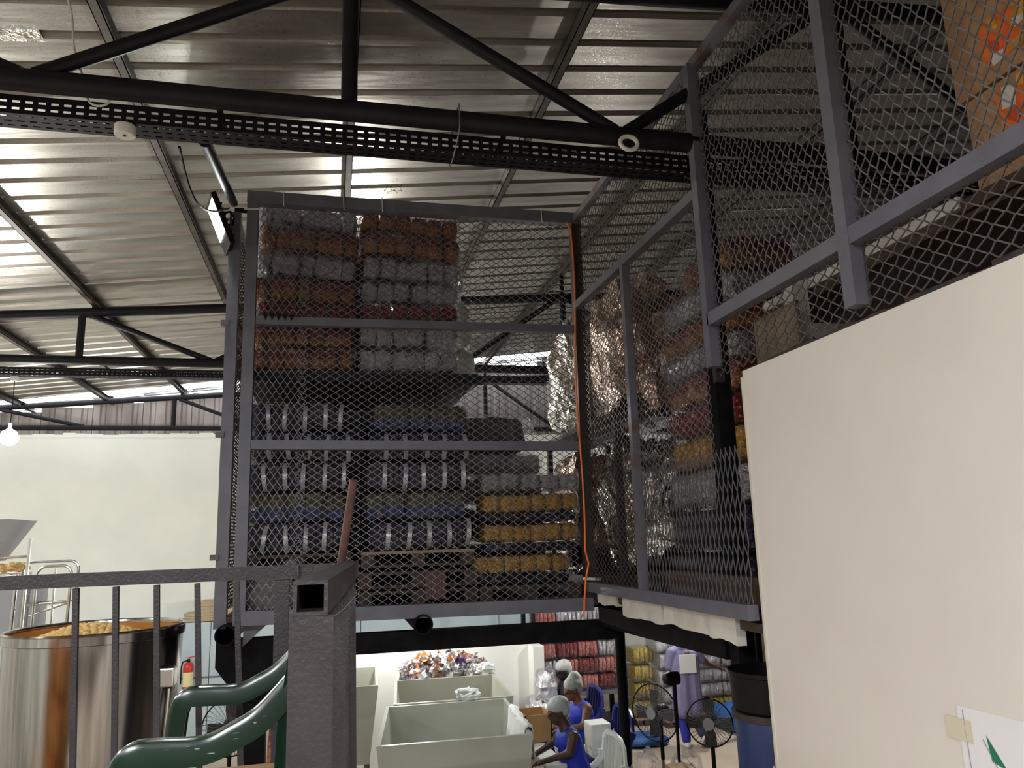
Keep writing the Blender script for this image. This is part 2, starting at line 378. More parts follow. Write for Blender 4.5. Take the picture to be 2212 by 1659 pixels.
# pale broken boards along the platform edge
y = 5.9; k = 0
for ln, zz, hh in ((.42, 2.757, .07), (.10, 2.757, .04), (.68, 2.757, .115), (.62, 2.757, .105), (.30, 2.757, .12)):
    mb = MB(); n_ = 8; pts = []
    for i in range(n_+1): pts.append((y-ln*i/n_, zz-hh-random.uniform(0, .02)))
    vs = []
    for yy, zb in pts: vs += [(2.035+.012*(k % 2), yy, zz), (2.035+.012*(k % 2), yy, zb), (2.09, yy, zz), (2.09, yy, zb)]
    fs = []
    for i in range(n_): a = i*4; fs += [(a, a+4, a+5, a+1), (a+2, a+3, a+7, a+6), (a, a+2, a+6, a+4), (a+1, a+5, a+7, a+3)]
    fs += [(0, 1, 3, 2), (n_*4, n_*4+2, n_*4+3, n_*4+1)]
    mb.add(vs, fs).build('edge_board', 'foam_white' if k != 1 else 'wood_dark', pf); y -= ln+.008; k += 1

#@@ CAGE
# ================================================================ storage cage
cage = thing('storage_cage', 'grey steel storage cage of expanded metal mesh on the platform', 'cage')
def sq(name, p0, p1, wd, ht, m_='grey_paint', par=None):
    mb = MB().bar(p0, p1, wd, ht)
    return mb.build(name, m_, par or cage)
# front
sq('post', (-.64, 6, 2.66), (-.655, 6, 5.96), .085, .085)
sq('post', (-.775, 6.06, 2.62), (-.79, 6.06, 5.80), .085, .085)
sq('post', (2.01, 6.0, 2.66), (2.03, 6.0, 5.96), .085, .085, 'rust_dark')
sq('top_rail', (-.70, 6, 5.917), (2.06, 6, 5.917), .09, .10)
sq('mid_rail', (-.60, 5.985, 4.90), (1.97, 5.985, 4.915), .06, .065)
sq('mid_rail', (-.60, 5.985, 3.935), (1.97, 5.985, 3.92), .06, .07)
sq('bottom_rail', (-.68, 5.985, 2.69), (2.02, 5.985, 2.665), .08, .10)
# side facing the gangway
sq('top_rail', (2.03, 6.0, 5.91), (2.02, .4, 5.86), .06, .06, 'grey_paint_worn')
sq('mid_rail', (2.0, 5.96, 5.115), (2.0, 3.72, 5.09), .06, .06, 'grey_paint_worn')
sq('bottom_rail', (2.0, 5.96, 2.80), (2.0, 3.5, 2.805), .06, .075)
sq('post', (2.0, 4.86, 2.8), (2.0, 4.86, 5.1), .055, .055, 'grey_paint_worn')
sq('post', (2.0, 3.68, 4.07), (2.0, 3.68, 5.88), .065, .065)
sq('post_backing', (2.055, 3.74, 4.0), (2.055, 3.74, 5.85), .04, .05, 'rust_dark')
sq('mid_rail', (2.0, 3.66, 4.33), (2.0, .4, 4.33), .065, .07)
sq('post', (2.0, 2.50, 4.05), (2.0, 2.50, 5.9), .07, .07)
sq('post', (2.0, 1.2, 4.05), (2.0, 1.2, 5.9), .07, .07)
# far left return and roof ties
sq('side_rail', (-.78, 6.1, 4.9), (-.78, 9.1, 4.9), .05, .05)
sq('side_rail', (-.78, 6.1, 5.75), (-.78, 9.1, 5.75), .05, .05)
sq('post', (-.78, 9.1, 2.7), (-.78, 9.1, 5.8), .06, .06)
for z in (4.885, 4.02, 3.12):
    MB().box(-.86, -.80, 6.0, 6.05, z-.02, z+.02).build('hinge_lug', 'grey_paint_worn', cage)
MB().tube((-.80, 5.98, 5.86), (-.70, 4.02, 5.33), .032, n=14).build('roof_tie', 'black_paint', cage, True)
sq('bracing_link', (-.80, 6.05, 5.83), (-.68, 6.05, 5.83), .03, .03, 'black_paint')
for i in range(5):
    x = -.53+i*.048
    MB().add([(x-.022, 5.95, 4.95), (x+.022, 5.95, 4.95), (x, 5.945, 4.895), (x-.012, 5.947, 4.94), (x+.012, 5.947, 4.94), (x, 5.94, 4.91)], [(0, 3, 5, 2), (0, 1, 4, 3), (1, 2, 5, 4), (3, 4, 5)]).build('mesh_tooth', 'black_paint', cage)
for x in (-.42, .05, .36, 1.72):
    MB().bar((x, 5.95, 5.85), (x-.005, 5.95, 5.98), .008, .006).build('cable_tie', 'white_cable', cage)
MB().bar((-.72, 5.95, 5.80), (-.60, 5.95, 5.81), .006, .012).build('cable_tie', 'white_cable', cage)
def expanded(org, U, V, W, H, lwd=.082, swd=.054, wire=.0052, dep=.004, mt='mesh_steel', name='mesh_panel'):
    """expanded metal: zigzag strands along U, joined at bonds; real strips"""
    org = Vector(org); U = Vector(U).normalized(); V = Vector(V).normalized(); N = U.cross(V)
    mb = MB(); nu = int(W/lwd); nv = int(H/swd); b_ = lwd*.07
    def seg(a, c):
        d = (c-a).normalized(); s_ = N.cross(d)*(wire/2); n_ = N*(dep/2)
        q = (s_+n_, -s_+n_, -s_-n_, s_-n_)
        mb.add([a+k_ for k_ in q]+[c+k_ for k_ in q], [(i, i+4, (i+1) % 4+4, (i+1) % 4) for i in range(4)])
    for j in range(nv):
        v0 = j*swd
        for i in range(nu):
            u0 = i*lwd
            A = org+U*u0+V*v0; B = org+U*(u0+lwd/2-b_/2)+V*(v0+swd/2); C_ = org+U*(u0+lwd/2+b_/2)+V*(v0+swd/2); D = org+U*(u0+lwd-b_)+V*v0
            A2 = A-U*0; Bd = org+U*(u0+lwd/2-b_/2)+V*(v0+swd/2)
            seg(A+N*.003, B-N*.003); seg(B-N*.003, C_-N*.003); seg(C_-N*.003, D+N*.003); seg(D+N*.003, D+U*b_+N*.003)
            E = org+U*u0+V*(v0+swd); F = org+U*(u0+lwd-b_)+V*(v0+swd)
            seg(B-N*.003, E+N*.003); seg(C_-N*.003, F+N*.003)
    return mb.build(name, mt, cage)
EX, EY, EZ = Vector((1, 0, 0)), Vector((0, 1, 0)), Vector((0, 0, 1))
expanded((-.22, 6.0, 2.72), EZ, -EX, 3.16, .40)                     # tall diamonds by the left post
expanded((-.28, 6.012, 2.70), EX, EZ, 2.27, 3.2)                    # wide diamonds
expanded((-.78, 6.12, 2.72), EY, EZ, 2.9, 3.05, wire=.009, mt='rust_dark')
expanded((2.02, 5.94, 2.80), -EY, EZ, 1.06, 2.32, mt='mesh_steel_rusty')
expanded((2.035, 5.95, 5.13), -EY, EZ, 2.22, .76, mt='mesh_steel_rusty')
expanded((2.02, 4.84, 3.55), -EY, EZ, 1.14, 1.53)
expanded((2.01, 3.50, 2.83), EZ, EY, .95, 1.33, lwd=.16, swd=.05)   # coarse tall diamonds low down
expanded((2.015, .46, 4.34), EZ, EY, 1.52, 3.2)
expanded((2.022, 3.66, 4.015), -EY, EZ, 3.2, .34, mt='mesh_steel_rusty')
# round pile of bundles: straps sit inside the cage, shelf of angle and board
sh = thing('storage_shelf', 'dark steel shelf inside the cage under the orange and silver bales', 'shelf')
MB().box(-.70, 1.16, 6.12, 7.78, 4.50, 4.545).build('shelf_board', 'rust_dark', sh)
MB().bar((-.70, 6.12, 4.49), (1.20, 6.12, 4.49), .05, .07).build('shelf_edge', 'black_paint', sh)
for x, y in ((-.66, 7.75), (1.14, 7.75), (.11, 7.75)):
    MB().bar((x, y, 2.7), (x, y, 4.5), .05, .05).build('upright', 'black_paint', sh)
MB().box(-.72, 1.18, 7.80, 7.82, 2.70, 4.50).build('added_dark_board', 'rust_dark', sh)  # added board hiding the bright wall, keeps gaps and shelf underside dark
sh2 = thing('plank_shelf', 'brown plank shelf under the foil bundles by the corner post', 'shelf')
for k in range(3):
    MB().box(2.10+.24*k, 2.33+.24*k, 5.54, 7.6, 4.10, 4.135).build('plank', 'wood_dark', sh2)
for x, y in ((2.15, 5.58), (2.15, 7.5), (2.78, 7.5), (2.78, 5.58)):
    MB().bar((x, y, 2.745), (x, y, 4.1), .05, .05).build('upright', 'rust_dark', sh2)

#@@ BALES
# ================================================================ bales of packs in clear film
def lump(nx, ny, nz, e=4.0, amp=.05, seed=0, freq=3.0, pinch=0):
    """unit rounded block (-.5..+.5) with wobble"""
    mb = MB(); off = Vector((seed*7.3, seed*3.1, seed*5.7)); key = {}
    def vert(p):
        k_ = tuple(round(c, 4) for c in p)
        if k_ in key: return key[k_]
        q = Vector(p)*2; d = (abs(q.x)**e+abs(q.y)**e+abs(q.z)**e)**(1/e); m_ = max(abs(q.x), abs(q.y), abs(q.z))
        q = q*(m_/d)*.5 if d else q
        nn = noise.noise(q*freq*2+off); q = q*(1+amp*nn*2)
        if pinch: q.z *= 1-pinch*(2*abs(q.x))**3
        key[k_] = len(mb.v); mb.v.append(tuple(q)); return key[k_]
    dims = (nx, ny, nz)
    for ax in range(3):
        a, b_ = [i for i in range(3) if i != ax]
        for sgn in (-.5, .5):
            for i in range(dims[a]):
                for j in range(dims[b_]):
                    ids = []
                    for di, dj in ((0, 0), (1, 0), (1, 1), (0, 1)):
                        p = [0, 0, 0]; p[ax] = sgn; p[a] = -.5+(i+di)/dims[a]; p[b_] = -.5+(j+dj)/dims[b_]; ids.append(vert(p))
                    mb.f.append(tuple(ids)); mb.mi.append(0)
    return mb
PACK = {}
def pack_mesh(mt, v):
    if (mt, v) not in PACK:
        PACK[(mt, v)] = lump(6, 3, 6, 5.0, .055, seed=v+1, freq=4.5).mesh('pack_mesh', mt, True)
    return PACK[(mt, v)]
FILM = [lump(9, 5, 5, 7, .035, seed=20+i, freq=4).mesh('film_mesh', 'film', True) for i in range(4)]
SEAL = None
def seal_mesh():
    global SEAL
    if SEAL is None:
        mb = MB(); pts = []
        for i in range(7):
            a = -1+2*i/6; pts.append((0, -.5-.05*(1-a*a)+.10*abs(a)**3, a*.47))
        mb.sweep(pts, [(-.10, -.012), (.10, -.012), (.10, .012), (-.10, .012)], (1, 0, 0)); SEAL = mb.mesh('seal_mesh', 'seal_silver', True)
    return SEAL
def bale(label, loc, size, mats, n=6, rotz=0, group=None, tilt=0, layers=1, cut=None, seal=False, film=True, name='snack_bale', grow=1.03):
    """loc: centre of the base; size: width, depth, height; front faces local -y"""
    wd, dp, ht = size
    t_ = thing(name, label, 'bale', loc, rotz, group); t_.rotation_euler = (0, tilt, rotz)
    if isinstance(mats, str): mats = [mats]
    for L in range(layers):
        h = ht*(cut[L] if cut else 1/layers); zb = ht*sum(cut[:L]) if cut else h*L
        for i in range(n):
            x = -wd/2+wd*(i+.5)/n
            o = obj('pack', pack_mesh(mats[L % len(mats)], random.randrange(6)), t_, (x+random.uniform(-.006, .006), random.uniform(-.012, .012), zb+h*.5+random.uniform(-.004, .004)),
                    (random.uniform(-.04, .04), random.uniform(-.08, .08), random.uniform(-.05, .05)), (wd/n*1.08, dp*.96, h*random.uniform(.90, .97)))
            if seal and L == 0:
                s_ = obj('seal_strip', seal_mesh(), o, (.42, 0, 0), (0, random.uniform(-.12, .12), 0))
    if film:
        obj('plastic_wrap', random.choice(FILM), t_, (0, 0, ht*.5), (0, 0, random.choice((0, math.pi))), (wd*grow+.03, dp+.085, ht*.985))
    return t_
# upper shelf, two columns of seven, front row
GU = 'bales of snack packs on the upper shelf of the cage'
rowname = ['bottom', 'second', 'third', 'fourth', 'fifth', 'sixth', 'topmost']
lefts = [('pack_orange', .20), ('pack_orange', .17), ('pack_red', .20), ('pack_orange', .21), ('pack_silver', .225), ('pack_orange', .215), ('pack_silver', .215)]
rights = [('pack_silver', .21), ('pack_silver', .21), ('pack_red', .17), ('pack_silver', .20), ('pack_silver', .21), ('pack_orange', .215), ('pack_orange', .195)]
CN = {'pack_orange': 'orange and gold', 'pack_red': 'dark red', 'pack_silver': 'silver'}
for cx, stack, ww, post, tl in ((-.245, lefts, .78, 'next to the floodlight post', .022), (.615, rights, .82, 'beside the open part of the cage', -.0)):
    z = 4.55
    for k, (mt, h) in enumerate(stack):
        tt = .021*k if cx < 0 else (0, 0, 0, 0, .03, .06, .085)[k]
        bale(f'{rowname[k]} {CN[mt]} bale of the upper stack {post}', (cx+random.uniform(-.02, .02), 6.40, z), (ww, .48, h), mt, 6 if cx > 0 else 7, group=GU, tilt=tt)
        z += h
# lower stacks of navy bales with silver seals
GL = 'navy snack bales in the lower part of the cage'
low = ['bottom one', 'second one', 'third one', 'fourth one', 'top one']
z0 = 3.125
for cx, ww, where, kinds in ((-.27, .74, 'of the navy stack by the floodlight post', ['pack_navy', 'pack_navy_gold', 'pack_navy', 'pack_navy', 'pack_navy']),
                             (.665, .80, 'of the middle navy stack on the pallet', ['pack_navy', 'pack_navy_gold', 'pack_navy', 'pack_navy', 'pack_navy_gold'])):
    z = z0
    for k, mt in enumerate(kinds):
        h = .235
        nm = 'navy bale with silver seal strips' if mt == 'pack_navy' else 'blue and gold printed navy bale'
        bale(f'{nm} {low[k]} {where}', (cx+random.uniform(-.02, .02), 6.42, z), (ww-.03*(k == 4), .5, h), mt, 5, group=GL, seal=mt == 'pack_navy', tilt=random.uniform(-.02, .02))
        z += h
for k in range(4):
    bale(f'wide navy bale in the row behind the navy stacks, {low[k]}', (.18, 7.05, 3.12+k*.31), (1.62, .5, .30), 'pack_navy', 9, group='back row bales behind the navy stacks')
for k in range(4):
    bale(f'wide red back row bale of the upper shelf, {low[k]}', (.08, 7.05, 4.55+k*.31), (1.46, .5, .30), 'pack_red', 9, group='back row bales on the upper shelf')
# pallet stack beneath them
def pallet(label, x0, x1, y0, y1, z0, mt='wood_pale'):
    t_ = thing('wooden_pallet', label, 'pallet', ((x0+x1)/2, (y0+y1)/2, z0)); wx, wy = (x1-x0)/2, (y1-y0)/2
    for k in range(3): MB().box(-wx+k*(wx-.05), -wx+k*(wx-.05)+.1, -wy, wy, .02, .1).build('bearer', 'wood_dark', t_)
    for k in range(5):
        a = -wy+k*(2*wy-.11)/4
        MB().box(-wx, wx, a, a+.11, .1, .122).build('deck_plank', mt, t_)
        if k % 2 == 0: MB().box(-wx, wx, a, a+.11, 0, .02).build('base_plank', 'wood_dark', t_)
    return t_
pallet('pale topped wooden pallet under the middle navy stack', .22, 1.10, 6.12, 7.35, 3.0)
pallet('dark wooden pallet on the cage floor, lowest of its pile', .20, 1.12, 6.12, 7.35, 2.70, 'wood_dark')
pallet('dark wooden pallet in the middle of the pile under the navy stack', .20, 1.12, 6.12, 7.35, 2.845, 'wood_dark')
pallet('dark pallet beneath the navy stack by the floodlight post', -.64, .14, 6.12, 7.35, 3.0, 'wood_dark')
pallet('lowest dark pallet by the floodlight post', -.64, .14, 6.14, 7.35, 2.70, 'wood_dark')
pallet('second dark pallet by the floodlight post', -.64, .14, 6.13, 7.35, 2.845, 'wood_dark')
tag(MB().bevbox(.70, .86, 6.04, 6.10, 2.75, 2.97, .008).build('wooden_block', 'rust_bar'), 'reddish wooden block on the cage floor before the pallets', 'block')
sk = thing('grey_sack', 'crumpled grey sack slumped in the cage corner by the floodlight post', 'sack', (-.42, 6.09, 2.70))
lump(8, 6, 6, 2.6, .16, seed=51, freq=2.5).build('sack_body', 'sack_grey', sk, True, (0, 0, .14)).scale = (.36, .10, .30)
lump(5, 4, 4, 2.6, .2, seed=55, freq=2.5).build('sack_neck', 'sack_grey', sk, True, (.12, 0, .32)).scale = (.12, .08, .14)
# yellow bales by the corner post
GY = 'gold snack bales by the corner post'
z = 2.72
for k, (dx, lab) in enumerate(((-.06, 'lowest gold printed snack bale by the corner post'), (.03, 'middle gold printed snack bale by the corner post'), (.04, 'upper gold printed snack bale by the corner post'))):
    z = 2.83+k*.245
    bale(lab, (1.56+dx, 6.40, z), (.80, .48, .235), ['pack_navy', 'pack_yellow'], 6, group=GY, layers=2, cut=(.34, .66), grow=1.06)
bale('clear wrapped silver bale lying on the gold printed bales', (1.60, 6.40, 3.575), (.84, .46, .15), 'pack_silver', 5, group=GY, grow=1.1)
pallet('dark low pallet under the gold printed bales', 1.14, 1.98, 6.12, 6.9, 2.70, 'wood_dark')
bale('dull silver bale behind the gold stack, lower one', (1.50, 7.1, 3.5), (.8, .5, .24), 'pack_silver', 5, group='silver bales behind the gold stack')
bale('dull silver bale behind the gold stack, upper one', (1.48, 7.1, 3.75), (.8, .5, .22), 'pack_silver', 5, group='silver bales behind the gold stack')
pallet('pallet carrying the dull silver bales', 1.12, 1.95, 6.95, 7.6, 2.70, 'wood_dark')
bale('navy bale low under the dull silver bales', (1.52, 7.2, 2.83), (.8, .5, .33), 'pack_navy', 5, group='bales under the silver ones')
bale('second navy bale under the dull silver bales', (1.52, 7.2, 3.165), (.8, .5, .33), 'pack_navy', 5, group='bales under the silver ones')
sr = thing('dark_sack', 'dark maroon sack with rounded top on the silver bales', 'sack', (1.45, 7.15, 3.98))
lump(8, 6, 6, 4, .05, seed=61).build('sack_body', 'rust_dark', sr, True, (0, 0, .16)).scale = (.66, .5, .36)
lump(8, 6, 6, 5, .03, seed=62).build('plastic_wrap', 'film', sr, True, (.03, 0, .17)).scale = (.76, .54, .40)

# silver foil bundles
GF = 'crumpled foil bundles'
def foil(label, loc, size, mt='foil', seed=1, rotz=0, n=14):
    t_ = thing('foil_bundle', label, 'foil bundle', loc, rotz, GF)
    a = lump(n, n, n, 3.6, .16, seed=seed, freq=2.2)
    o = a.build('foil_body', mt, t_, False, (0, 0, size[2]/2)); o.scale = size
    me = o.data; rr = random.Random(seed)
    for v in me.vertices: v.co += Vector((rr.uniform(-.022, .022), rr.uniform(-.022, .022), rr.uniform(-.022, .022)))
    for k in range(3):
        f_ = lump(5, 5, 4, 2.4, .3, seed=seed+k*3, freq=2).build('foil_fold', mt, t_, False, (rr.uniform(-.3, .3)*size[0], rr.uniform(-.3, .3)*size[1], size[2]*rr.uniform(.8, .98)))
        f_.scale = (size[0]*.4, size[1]*.4, size[2]*.22)
    return t_
foil('tall bright foil bundle behind the corner post of the cage', (2.52, 7.15, 4.135), (.72, .8, 1.12), 'foil', 3)
foil('foil bundle on the plank shelf behind the side mesh', (2.58, 6.08, 4.135), (.66, .86, 1.15), 'foil_warm', 5)
foil('foil bundle under the plank shelf behind the side mesh', (2.58, 6.08, 2.92), (.62, .86, 1.04), 'foil', 8)
foil('foil bundle under the plank shelf towards the back', (2.50, 7.15, 2.92), (.66, .8, 1.02), 'foil_warm', 11)
pallet('dark pallet under the lower foil bundles', 2.2, 2.95, 5.5, 7.6, 2.745, 'wood_dark')
# white plastic bags hanging behind the upper right stack
for k, (x, y, z, s_) in enumerate(((1.06, 7.05, 5.42, (.26, .36, .42)), (1.13, 7.05, 4.92, (.26, .4, .50)), (1.16, 7.0, 4.545, (.26, .4, .40)))):
    q = thing('white_bag', f'white plastic bag {("on top of", "in the middle of", "at the foot of")[k]} the pile behind the silver bales', 'bag', (x, y, z-.0), 0, 'white bags behind the bales')
    lump(7, 7, 7, 3, .12, seed=70+k).build('bag_body', 'white_plastic', q, True, (0, 0, s_[2]/2)).scale = s_
    lump(4, 4, 4, 2.4, .25, seed=75+k).build('bag_knot', 'white_plastic', q, True, (0, 0, s_[2]*.98)).scale = (.12, .12, .10)
# right hand store: wall of bales along the side mesh
GR = 'bales stacked behind the side mesh'
z = 2.76
rs = [('pack_navy', .30, 'dark navy'), ('pack_navy', .30, 'dark blue navy'), ('pack_silver', .28, 'dull grey'), ('pack_yellow', .24, 'brown and gold'), ('pack_red', .22, 'dark red'), ('pack_orange', .22, 'brick orange'), ('pack_silver', .20, 'bright silver'), ('pack_orange', .20, 'orange printed'), ('pack_silver', .21, 'crinkled silver'), ('pack_orange', .24, 'rust orange')]
for k, (mt, h, nm) in enumerate(rs):
    bale(f'{nm} bale behind the side mesh, {["first","second","third","fourth","fifth","sixth","seventh","eighth","ninth","tenth"][k]} from the floor', (2.80, 4.93-.02*(k > 8)*10, z), (1.10 if k < 9 else .7, .55, h), mt, 6, -math.pi/2, GR)
    z += h
z = 2.76
for k, (mt, h, nm) in enumerate(rs[:5]):
    bale(f'{nm} bale in the short stack by the black column, {["first","second","third","fourth","fifth"][k]} from the floor', (2.95, 3.85, z), (.8, .5, h), mt, 4, -math.pi/2, 'bales near the black column')
    z += h
tag(MB().bevbox(2.12, 2.20, 3.62, 4.75, 2.80, 2.96, .005).build('timber_offcut', 'wood_dark'), 'brown timber offcut on the platform behind the coarse mesh', 'timber')

#@@ RIGHT
# ================================================================ right hand wall, shelf, cartons
wr = struct(obj('wall_partition', None), 'cream board partition wall under the mesh'); wr.name = 'wall_gangway'
MB().box(2.035, 2.10, -4.2, 3.46, 0, 4.0).build('wall_board', 'cream_board', wr)
mb = MB(); y = 3.46
while y > -1:
    l = random.uniform(.05, .16); mb.box(2.037, 2.098, y-l, y, 3.995, 4.0+random.uniform(.004, .022)); y -= l
mb.build('broken_edge', 'rust_dark', wr)
MB().box(2.030, 2.105, 3.455, 3.475, 0, 3.97).build('edge_strip', 'cream_trim', wr)
us = thing('upper_plank_shelf', 'white edged plank shelf above the cream wall holding cartons', 'shelf')
MB().box(2.42, 4.2, .2, 3.80, 4.38, 4.42).build('shelf_board', 'wood_dark', us)
MB().box(2.395, 2.42, 2.35, 3.78, 4.425, 4.475).build('edge_batten', 'foam_white', us)
MB().box(2.395, 2.42, .2, 2.34, 4.40, 4.45).build('edge_batten', 'wood_dark', us)
MB().box(2.30, 2.39, 3.35, 3.44, 3.9, 4.47).build('upright', 'foam_white', us)
for x, y in ((2.5, .4), (2.5, 3.7), (4.1, 3.7), (4.1, .4)):
    MB().bar((x, y, 0), (x, y, 4.38), .08, .08).build('upright', 'rust_dark', us)
tag(MB().bevbox(2.15, 2.17, 3.12, 3.50, 3.6, 4.28, .003).build('cardboard_sheet', 'cardboard_dull'), 'scuffed pale cardboard sheet standing behind the end of the cream wall', 'cardboard')
mat('print_red', (.50, .03, .01), .6, 0, (.65, .08, .01), 25)
def carton(label, x0, y0, y1, z0, z1, prints, group):
    t_ = thing('printed_carton', label, 'carton', (x0+.3, (y0+y1)/2, z0), 0, group)
    yc = (y0+y1)/2; h = z1-z0; d = (y1-y0)/2
    MB().bevbox(-.3, .3, -d, d, 0, h, .006).build('carton_body', 'cardboard', t_)
    for k, (m_, pts) in enumerate(prints):
        for dy in (0, -.33):
            q = [(-.3012-.0004*k, y+dy-yc, z-z0) for y, z in pts]
            MB().add(q, [tuple(range(len(q)))]).build('print_patch', m_, t_)
    return t_
carton('brown carton with orange print on the plank shelf, lower one', 2.5, 1.45, 2.345, 4.42, 4.885, [('print_orange', [(2.206, 4.86), (2.116, 4.828), (2.078, 4.811), (2.105, 4.667), (2.175, 4.671), (2.203, 4.735)]), ('print_white', [(2.172, 4.854), (2.115, 4.835), (2.121, 4.755), (2.184, 4.765)]), ('print_yellow', [(2.101, 4.866), (2.069, 4.861), (2.078, 4.811), (2.109, 4.823)]), ('print_red', [(2.162, 4.744), (2.119, 4.746), (2.099, 4.699), (2.134, 4.688), (2.163, 4.712)])], 'printed cartons')
carton('brown carton with orange print stacked on another carton', 2.5, 1.5, 2.385, 4.90, 5.62, [('print_orange', [(2.229, 5.158), (2.128, 5.159), (2.079, 5.143), (2.036, 5.037), (2.042, 5.006), (2.116, 4.965), (2.188, 4.959), (2.209, 4.944), (2.237, 5.014), (2.23, 5.081)]), ('print_white', [(2.198, 5.004), (2.136, 4.999), (2.138, 4.963), (2.188, 4.956)]), ('print_yellow', [(2.112, 5.011), (2.043, 4.999), (2.051, 4.956), (2.107, 4.967)]), ('print_yellow', [(2.187, 5.157), (2.144, 5.146), (2.144, 5.096), (2.19, 5.095)]), ('print_yellow', [(2.067, 5.158), (2.017, 5.136), (2.029, 5.076), (2.076, 5.087)]), ('print_white', [(2.084, 5.089), (2.029, 5.076), (2.033, 5.052), (2.08, 5.045)]), ('print_red', [(2.194, 5.073), (2.151, 5.038), (2.152, 5.006), (2.191, 5.016)])], 'printed cartons')
# poster on the wall
po = thing('taped_notice', 'white paper notice with a green triangle taped to the cream wall', 'notice', (2.034, 2.0, 2.3))
MB().box(-.002, 0, -.62, .305, -.5, .31).build('paper_sheet', 'paper', po)
MB().add([(-.0035, .196, .240), (-.0035, .185, .165), (-.0035, .130, .152)], [(0, 1, 2)]).build('green_triangle', 'print_green', po)
for a, b_ in (((.21, .225), (.10, .03)), ((.17, .06), (.06, .03)), ((.09, .15), (.10, -.2)), ((.06, .12), (.06, -.2)), ((.28, .3), (.26, -.4))):
    mb = MB().bar((-.0032, a[0], a[1]) if 0 else (-.0032, b_[0] if 0 else a[0], a[1]), (-.0032, b_[0], b_[1]), .0008, .003, (1, 0, 0)); mb.build('printed_line', 'print_line', po)
MB().box(-.004, -.0025, .25, .36, .2, .27).build('tape', 'tape', po)

#@@ OVERHEAD
# ================================================================ cable tray, cables, small fittings
def tray(y, z, x0, x1, label, w_=.15, h_=.10, pitch=.057):
    t_ = thing('cable_tray', label, 'cable tray', (0, y, z), group='slotted cable trays under the trusses')
    def strip(mb, org, V, rows):
        n_ = int((x1-x0)/pitch)
        for i in range(n_):
            for a, b_, slot in ((0, .024, 0), (.024, pitch, 1)):
                for v0, v1, s_ in rows:
                    if slot and s_: continue
                    q = [org+EX*(i*pitch+u)+V*v for u, v in ((a, v0), (b_, v0), (b_, v1), (a, v1))]
                    mb.add(q, [(0, 1, 2, 3)])
    side = [(0, .022, 0), (.022, .034, 1), (.034, .058, 0), (.058, .070, 1), (.070, h_, 0)]
    bot = [(0, .02, 0), (.02, .032, 1), (.032, .066, 0), (.066, .078, 1), (.078, .112, 0), (.112, .124, 1), (.124, w_, 0)]
    mb = MB(); strip(mb, Vector((x0, 0, 0)), EZ, side); mb.build('side_wall', 'black_paint', t_)
    mb = MB(); strip(mb, Vector((x0, w_, 0)), EZ, side); mb.build('side_wall', 'black_paint', t_)
    mb = MB(); strip(mb, Vector((x0, 0, 0)), EY, bot); mb.build('base', 'black_paint', t_)
    for x in [x0+.6+1.5*k for k in range(int((x1-x0)/1.5))]:
        MB().bar((x, -.1, h_+.01), (x, w_+.02, h_+.01), .03, .006).build('hanger', 'black_paint', t_)
    return t_
tray(3.83, 5.295, -4.2, 8.2, 'slotted black cable tray along the truss over the cage')
tray(10.3, 5.34, -7.9, 3.0, 'slotted black cable tray along the truss by the back wall')
for y, xs in ((3.62, (.62,)),):
    for x in xs:
        tag(MB().path([(x+.0, 3.63+.0, 5.34), (x, 3.63, 5.46), (x, 3.72, 5.47), (x, 3.9, 5.44), (x, 4.0, 5.36), (x, 3.99, 5.28), (x, 3.85, 5.27), (x, 3.65, 5.31)], .004, 6, True).build('tie_wire', 'grey_paint'), 'thin wire tie round the truss pipe and cable tray', 'wire')
jb = thing('junction_box', 'small round white junction box under the cable tray', 'junction box', (-1.05, 3.86, 5.295))
MB().lathe([(.0, 0), (.046, 0), (.05, -.004), (.05, -.05), (.046, -.056), (0, -.056)], n=24).build('box_body', 'white_cable', jb, True)
MB().box(-.006, .006, -.012, .002, -.06, -.055).build('cord_hole', 'black_plastic', jb)
pts = [(-1.36, 3.72, 6.1)]
for i in range(13):
    a = i/12; pts.append((-1.34+.14*a+.012*math.sin(a*7), 3.74-.03*math.sin(a*3), 5.93-.53*a))
ring = [(-1.155+.052*math.cos(q), 3.77, 5.385+.045*math.sin(q)) for q in [math.pi+2*math.pi*k/16*.95 for k in range(17)]]
tag(MB().path(pts+ring, .006, 6).build('hanging_cable', 'white_cable'), 'white cable curling into a loop over the cable tray', 'cable')
tag(MB().path([(1.55+.05*math.cos(2*math.pi*k/18), 3.70-.11, 5.30+.04*math.sin(2*math.pi*k/18)) for k in range(18)], .012, 8, True).build('plastic_ring', 'white_cable'), 'white plastic ring hung on the truss end', 'ring')
pts = []
for i in range(15):
    a = i/14; pts.append((-.83-.02*math.sin(math.pi*a)-.03*math.sin(math.pi*a), 4.05+1.9*a, 5.30+.50*a-.16*math.sin(math.pi*a)))
tag(MB().path(pts, .008, 6).build('lamp_cable', 'black_plastic'), 'black cable drooping beside the roof tie to the floodlight', 'cable')
# orange cable down the corner post
pts = [(1.93, 5.93, 5.86), (1.965, 5.93, 5.80)]
for i in range(1, 22):
    a = i/21; pts.append((1.968+.012*math.sin(a*9)-.012*a, 5.925, 5.80-2.72*a))
pts += [(1.985, 5.925, 2.98), (1.95, 5.91, 2.86), (1.93, 5.91, 2.70), (1.925, 5.91, 2.62), (1.90, 5.91, 2.585)]
tag(MB().path(pts, .008, 8).build('orange_cable', 'orange_cable'), 'orange cable running down the corner post of the cage', 'cable')
tag(MB().bar((1.93, 5.92, 2.865), (2.08, 5.92, 2.855), .012, .02).build('cable_clip', 'white_cable'), 'white strap holding the orange cable to the corner post', 'strap')
